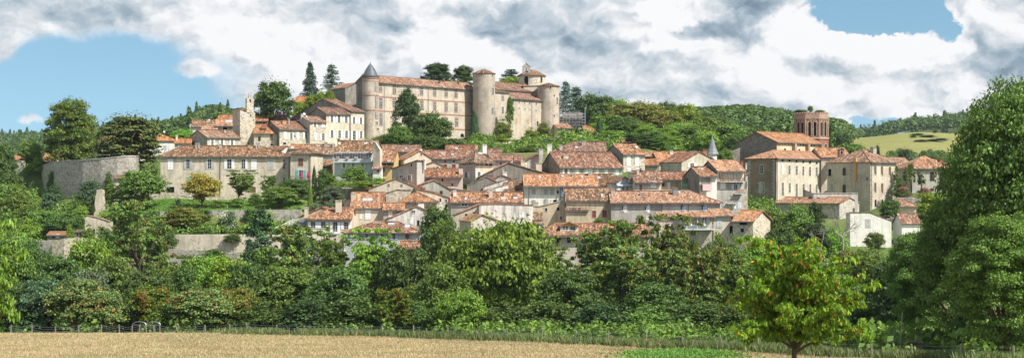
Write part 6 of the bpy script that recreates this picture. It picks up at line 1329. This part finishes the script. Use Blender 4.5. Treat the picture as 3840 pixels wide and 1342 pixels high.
def blades(name,label,cat,pts,h0,h1,w,mat,lean=.35,per=3):
    rng=np.random.default_rng(77); n=len(pts); V=[]
    base=np.repeat(np.array(pts),per,0); k=len(base); base[:,:2]+=rng.normal(size=(k,2))*.06
    h=rng.uniform(h0,h1,k)[:,None]; a=rng.uniform(0,2*pi,k); side=np.stack([np.cos(a),np.sin(a),np.zeros(k)],1)*w*rng.uniform(.6,1.2,k)[:,None]
    ln=np.concatenate([rng.normal(size=(k,2))*lean,np.ones((k,1))],1)*h; mid=base+ln*.55
    V=np.stack([base-side*.5,mid-side*.45,base+ln,mid+side*.45],1).reshape(-1,3)
    me=quads_mesh(name,V); me.materials.append(M(mat)); o=link(name,me); tag(o,label,cat,None,'stuff'); return o
FENCE=[(-200,1250),(0,1249),(300,1248),(660,1249),(870,1252),(1140,1256),(1430,1260),(1680,1271),(1790,1276),(1900,1277),(2030,1279),(2155,1290),(2280,1293),(2420,1302),(2560,1308),(2700,1312),(2850,1318),(2985,1326),(3130,1336),(3270,1345),(3430,1352),(3700,1366),(4100,1386)]
def gpt(u,v):
    """ground point seen at (u,v) in the field"""
    lo,hi=60.,158.
    for _ in range(40):
        D=(lo+hi)/2
        if tz((u-U0)/F*D,D)<(HV-v)/F*D: lo=D
        else: hi=D
    x=(u-U0)/F*D; return (x,D,tz(x,D))
rng=np.random.default_rng(9); pts=[]
fy=lambda u: gpt(u,float(np.interp(u,[p[0] for p in FENCE],[p[1] for p in FENCE])))[1]
FU=np.linspace(-300,4200,60); FY=np.array([fy(u) for u in FU]); fyi=lambda u: float(np.interp(u,FU,FY))
while len(pts)<70000:
    D=90+68*rng.random()**.8; u=rng.uniform(-150,4000)
    if D>fyi(u)+1.5: continue
    x=(u-U0)/F*D; pts.append((x,D,tz(x,D)-.02))
blades('dry_grass','dry straw-coloured meadow grass of the foreground field','grass',pts,.06,.2,.05,'l_dry',per=3)
pts=[]
while len(pts)<7000:
    u=rng.uniform(620,4000); f=fyi(u); D=f+rng.normal()*1.3+.6
    if rng.random()>(.35 if u<900 else 1): continue
    x=(u-U0)/F*D; 
    if sin(x*1.7)+sin(x*.63+1)+rng.normal()*.8<-1: continue
    pts.append((x,D,tz(x,D)-.05))
blades('tall_weeds','grey-green tall weeds growing along the wire fence','weeds',pts,.28,.85,.11,'l_weed',.28,5)
pts=[]
while len(pts)<5000:
    u=rng.normal()*85+2550; v=1332+rng.normal()*9
    if v<1312+abs(u-2550)*.03 : continue
    pts.append(gpt(u,v))
blades('clover_patch','bright green clover patch in the dry field left of the young cherry','ground cover',pts,.08,.3,.22,'l_clover',.5,3)
pts=[]
while len(pts)<5000:
    u=rng.uniform(-100,660); D=fyi(u)+rng.uniform(-.5,5); x=(u-U0)/F*D; pts.append((x,D,tz(x,D)))
blades('orchard_grass','green grass under the orchard trees','grass',pts,.1,.45,.12,'l_weed',.4,3)
pts=[]
while len(pts)<9000:
    u=rng.uniform(520,1130); D=rng.uniform(279.5,297); x=(u-U0)/F*D; pts.append((x,D,tz(x,D)))
blades('lawn_grass','bright mown lawn in front of the long cream house','grass',pts,.1,.25,.2,'l_clover',.4,2)

ground(); scrub()
# ---- fence
fo=thing('wire_fence','old wooden post and wire fence between the dry field and the trees','fence',(0,0,0))
us=[40,120,208,294,380,448,495,520,550,583,600,672,770,861,928,1035,1136,1330,1432,1550,1680,1790,1905,2030,2155,2280,2422,2556,2700,2846,2985,3126,3268,3420,3600,3800]
P3=[]
for i,u in enumerate(us):
    v=float(np.interp(u,[p[0] for p in FENCE],[p[1] for p in FENCE])); g=gpt(u,v); hh=R.uniform(1.0,1.3); lx=R.gauss(0,.07)+(-.28 if u in (672,928) else 0); m=MB()
    m.tube([(g[0],g[1],g[2]-.3),(g[0]+lx*.5,g[1],g[2]+hh*.5),(g[0]+lx,g[1],g[2]+hh)],[.075,.07,.06],7); part('post',m,'greywood',fo); P3.append((g[0]+lx*.7,g[1],g[2],hh))
m=MB()
for q in (.25,.5,.72,.92):
    for a,b in zip(P3[:-1],P3[1:]): m.tube([(a[0],a[1]-.07,a[2]+a[3]*q),((a[0]+b[0])/2,(a[1]+b[1])/2-.07,(a[2]+b[2])/2+1.1*q-.05),(b[0],b[1]-.07,b[2]+b[3]*q)],.012,4,False)
part('wire',m,'zinc',fo)
# double metal arch frame at the fence
g=gpt(530,1250); k=g[1]/F; o=thing('metal_arches','pale metal frame with two curved arches standing at the fence','frame',(g[0],g[1]+2.2,tz(g[0],g[1]+2.2)))
for s in (-1,1):
    m=MB(); m.tube([(s*27*k+27*k*cos(a)*1.0,0,1.35+.40*sin(a)) for a in np.linspace(0,pi,13)],.028,6); part('arch',m,'steel',o)
    m=MB(); m.tube([(s*27*k-27*k,0,1.38),(s*27*k+27*k,0,1.38)],.025,6); part('rail',m,'steel',o); m=MB(); m.tube([(s*27*k,0,-.3),(s*27*k,0,1.38)],.045,6); part('leg',m,'steel',o)
# wood pile and leaning pole at the right
g=gpt(3460,1338); rr=random.Random(4); o=thing('wood_pile','stack of weathered planks under the oak at the right edge of the field','wood pile',(g[0],g[1]+5,tz(g[0],g[1]+5)))
for i in range(16):
    m=MB(); z=.12+(i//4)*.22; y=(i%4)*.35; dx=rr.uniform(-.3,.3); m.box(-1.3+dx,1.3+dx,y,y+.3,z,z+.17); part('plank',m,'greywood' if rr.random()<.6 else 'rust',o)
g=gpt(3415,1338); m=MB(); m.tube([(0,0,-.2),(.12,0,1.5),(.22,0,3.2)],.03,6); tag(part('pole',m,'barkpale',None,(g[0],g[1]+3,tz(g[0],g[1]+3))),'thin pale pole leaning in front of the dark thicket on the right','pole')
# ================================================================== SKY, SUN, CAMERA
EL,AZ=radians(50),radians(125)       # azimuth from +Y towards +X
sd=(sin(AZ)*cos(EL),cos(AZ)*cos(EL),sin(EL))
w=bpy.data.worlds.new('World'); S.world=w; w.cycles.sampling_method='MANUAL'; w.cycles.sample_map_resolution=256; w.use_nodes=True; t=w.node_tree; bg=t.nodes['Background']
sky=N(t,'ShaderNodeTexSky'); sky.sky_type='NISHITA'; sky.sun_disc=False; sky.sun_elevation=EL; sky.sun_rotation=AZ; sky.altitude=400; sky.air_density=1.0; sky.dust_density=.6; sky.ozone_density=1.5
tc=N(t,'ShaderNodeTexCoord'); lift=N(t,'ShaderNodeVectorMath'); lift.operation='ADD'; lift.inputs[1].default_value=(0,0,.15); t.links.new(tc.outputs['Generated'],lift.inputs[0]); nv=N(t,'ShaderNodeVectorMath'); nv.operation='NORMALIZE'; t.links.new(lift.outputs[0],nv.inputs[0]); t.links.new(nv.outputs[0],sky.inputs[0]); sp=N(t,'ShaderNodeSeparateXYZ'); t.links.new(tc.outputs['Generated'],sp.inputs[0])
X,Y,Z=sp.outputs
az=math_(t,'ARCTAN2',X,Y); el=math_(t,'ARCSINE',Z)
UU=math_(t,'MULTIPLY',az,52.75); VV=math_(t,'MULTIPLY',el,52.75)     # about one unit per hundred photo pixels, on the sphere
cp=N(t,'ShaderNodeCombineXYZ'); t.links.new(UU,cp.inputs[0]); t.links.new(VV,cp.inputs[1]); p0=cp.outputs[0]
def vadd(a,b,op='ADD'):
    n=N(t,'ShaderNodeVectorMath'); n.operation=op; t.links.new(a,n.inputs[0])
    if hasattr(b,'links'): t.links.new(b,n.inputs[1])
    else: n.inputs[1].default_value=b
    return n.outputs[0]
def ntex(vec,scale,detail,rough=.55,col=False,dist=0.0):
    n=N(t,'ShaderNodeTexNoise'); n.inputs['Scale'].default_value=scale; n.inputs['Detail'].default_value=detail; n.inputs['Roughness'].default_value=rough; n.inputs['Distortion'].default_value=dist
    t.links.new(vec,n.inputs['Vector']); return n.outputs['Color' if col else 'Fac']
wn=ntex(p0,.5,8,.6,True); warp=vadd(vadd(wn,(.5,.5,.5),'SUBTRACT'),(2.0,1.5,0),'MULTIPLY'); p1=vadd(p0,warp)
w2=ntex(p0,2.0,7,.6,True); p2=vadd(p1,vadd(vadd(w2,(.5,.5,.5),'SUBTRACT'),(.95,.85,0),'MULTIPLY'))     # finer, cauliflower edges
def toA(u,v):
    a=math.atan((u-U0)/F); return a*52.75, math.atan((HV-v)/F*cos(a))*52.75
def blob(u,v,ru,rv,wt,src=None,soft=1.0):
    cx,cy=toA(u,v); m=N(t,'ShaderNodeMapping'); m.vector_type='POINT'; m.inputs['Scale'].default_value=(100/ru,100/rv,1); m.inputs['Location'].default_value=(-cx*100/ru,-cy*100/rv,0)
    t.links.new(src or p1,m.inputs['Vector']); l=N(t,'ShaderNodeVectorMath'); l.operation='LENGTH'; t.links.new(m.outputs[0],l.inputs[0])
    r=N(t,'ShaderNodeMapRange'); r.interpolation_type='SMOOTHSTEP'; r.inputs['From Min'].default_value=1.25; r.inputs['From Max'].default_value=1.25-soft; r.inputs['To Min'].default_value=0; r.inputs['To Max'].default_value=wt
    t.links.new(l.outputs['Value'],r.inputs['Value']); return r.outputs[0]
def total(lst):
    a=lst[0]
    for b in lst[1:]: a=math_(t,'ADD',a,b)
    return a
# where cloud is missing (blue gaps)
def cover(lst,a,b_):
    m=N(t,'ShaderNodeMapRange'); m.interpolation_type='SMOOTHSTEP'; m.inputs['From Min'].default_value=a; m.inputs['From Max'].default_value=b_; t.links.new(lst,m.inputs['Value']); return m.outputs[0]
gl=total([blob(*b,soft=1.0) for b in ((280,290,430,180,1.0),(180,430,620,150,1.1),(640,390,340,110,.9),(860,270,150,75,.4),(470,215,360,110,.6),(1020,470,240,40,.5))])
gl=math_(t,'SUBTRACT',gl,total([blob(*b,soft=.9) for b in ((120,462,75,24,.9),(570,300,55,50,.45),(20,190,80,60,.6),(745,260,80,40,.5))]))
gr=total([blob(*b,src=p2,soft=.8) for b in ((3250,35,330,95,1.0),(3470,105,190,75,.8),(3330,462,170,42,.7),(2620,450,160,25,.3))])
gr=math_(t,'SUBTRACT',gr,total([blob(*b,src=p2,soft=.9) for b in ((3700,60,140,120,.5),(3330,170,270,75,.5),(3010,70,110,70,.35))]))
covv=math_(t,'MULTIPLY',math_(t,'MULTIPLY',cover(gl,.85,.12),cover(gr,.56,.32)),math_(t,'MULTIPLY_ADD',cover(Z,.42,.2),.55,.45))      # cloud above the view thinned, added to hold down the fill light
# brightness of the cloud deck
bright=total([blob(*b[:5],src=(p2 if len(b)>5 else None),soft=(b[5] if len(b)>5 else .8)) for b in ((1000,130,250,85,0.220),(1020,175,120,55,0.140,.5),(680,110,340,80,0.160),(1660,130,170,130,0.300,.5),(1620,110,90,70,0.120,.4),(1790,260,190,120,0.250),(1340,250,260,120,0.160),(1150,290,130,90,0.180,.6),(2540,28,200,62,0.257,.5),(2480,60,90,50,0.200,.4),(2740,95,90,50,0.156,.4),(2990,180,170,130,0.211,.4),(2960,110,80,70,0.172,.3),(3110,150,130,80,0.140,.4),(3260,220,260,130,0.125,.6),(3430,170,190,95,0.211,.4),(3520,205,120,70,0.172,.35),(3590,280,110,60,0.156,.5),(3120,330,330,90,0.117),(2660,205,380,60,0.156,.6),(3730,330,130,60,0.250,.5),(3770,90,110,90,0.156,.5),(2150,320,330,70,0.120),(3290,430,260,40,0.203,.5),(2900,290,200,70,0.125,.6))])
darks=total([blob(*b[:5],soft=(b[5] if len(b)>5 else .8)) for b in ((1430,50,280,70,0.303,.9),(1560,120,130,55,0.196,.85),(2040,120,360,105,0.232,.8),(1880,50,190,80,0.143),(2060,150,140,40,0.125,.8),(2790,65,150,110,0.411,.75),(2650,115,160,42,0.357,.75),(2430,345,600,40,0.214,.8),(2380,250,330,60,0.125),(3040,240,120,45,0.411,.7),(3500,245,115,62,0.446,.7),(3740,190,160,100,0.411,.8),(3810,270,120,70,0.268,.85),(240,60,330,80,0.179),(520,70,200,70,0.125),(2900,410,460,34,0.143),(1480,200,70,50,0.143,.85),(1720,40,120,40,0.125,.85),(3300,300,90,30,0.107,.85))])
hi=N(t,'ShaderNodeMapRange'); hi.inputs['From Min'].default_value=.2; hi.inputs['From Max'].default_value=.5; hi.inputs['To Max'].default_value=-.1; t.links.new(Z,hi.inputs['Value'])  # dims unseen overhead cloud, also to lower the fill light
n1=ntex(vadd(p1,(.6,.9,1),'MULTIPLY'),.62,8,.55); n2=ntex(vadd(vadd(p1,(.22,.38,0)),(.6,.9,1),'MULTIPLY'),.62,8,.55); lit=math_(t,'MULTIPLY',math_(t,'SUBTRACT',n1,n2),2.3)
big=math_(t,'MULTIPLY',math_(t,'SUBTRACT',ntex(vadd(p0,(.6,1,1),'MULTIPLY'),.4,4,.5),.5),.42)
b=math_(t,'ADD',math_(t,'SUBTRACT',bright,darks),math_(t,'ADD',lit,math_(t,'ADD',big,math_(t,'ADD',hi.outputs[0],.79))),clamp=True)
cc=ramp(t,b,[(0,(.18,.265,.35)),(.25,(.30,.40,.485)),(.5,(.50,.595,.67)),(.72,(.74,.785,.825)),(.88,(.94,.955,.97)),(1,(1.04,1.04,1.04))])
SKYK=.11
up=N(t,'ShaderNodeMapRange'); up.inputs['From Min'].default_value=.02; up.inputs['From Max'].default_value=.5; t.links.new(Z,up.inputs['Value'])
cl=mix(t,1.0,cc,(CLOUD,CLOUD,CLOUD*1.01),'MULTIPLY')
bl=mix(t,1.0,sky.outputs[0],SKYTINT,'MULTIPLY')
fin=mix(t,covv,bl,cl); t.links.new(fin,bg.inputs[0]); bg.inputs[1].default_value=SKYK
sun=bpy.data.lights.new('Sun','SUN'); sun.energy=SUNE; sun.angle=radians(.53); sun.color=(1,.955,.87); so=link('Sun',sun)
from mathutils import Vector
so.rotation_euler=Vector(sd).to_track_quat('Z','Y').to_euler(); so.location=(60,-40,120)
cam=bpy.data.cameras.new('Camera'); co=link('Camera',cam); cam.sensor_fit='HORIZONTAL'; cam.sensor_width=36; cam.lens=36*F/3840
co.location=(0,0,0); co.rotation_euler=(pi/2,0,0); cam.shift_y=(HV-671)/3840; cam.clip_start=.5; cam.clip_end=12000; S.camera=co
S.view_settings.view_transform='Standard'; S.view_settings.look='None'; S.view_settings.exposure=EXPO; S.view_settings.gamma=1
S.render.resolution_x=1024; S.render.resolution_y=357
cy=S.cycles; cy.max_bounces=6; cy.diffuse_bounces=3; cy.transmission_bounces=3; cy.glossy_bounces=2; cy.transparent_max_bounces=4; cy.volume_bounces=0; cy.use_denoising=True; cy.denoiser='OPENIMAGEDENOISE'; cy.denoising_input_passes='RGB_ALBEDO_NORMAL'
cy.sample_clamp_indirect=6
if HAZE:
    m=bpy.data.materials.new('haze'); m.use_nodes=True; tt=m.node_tree; tt.nodes.remove(tt.nodes['Principled BSDF'])
    pv=N(tt,'ShaderNodeVolumePrincipled'); pv.inputs['Color'].default_value=(.75,.86,1,1); pv.inputs['Density'].default_value=HAZE; pv.inputs['Anisotropy'].default_value=.2
    tt.links.new(pv.outputs[0],tt.nodes['Material Output'].inputs['Volume'])
    b_=MB(); b_.box(-2300,2300,-90,2750,-20.6,105); hz=part('haze',b_,None); hz.data.materials.append(m); tag(hz,'thin blue summer haze lying over the whole valley','haze',None,'stuff')
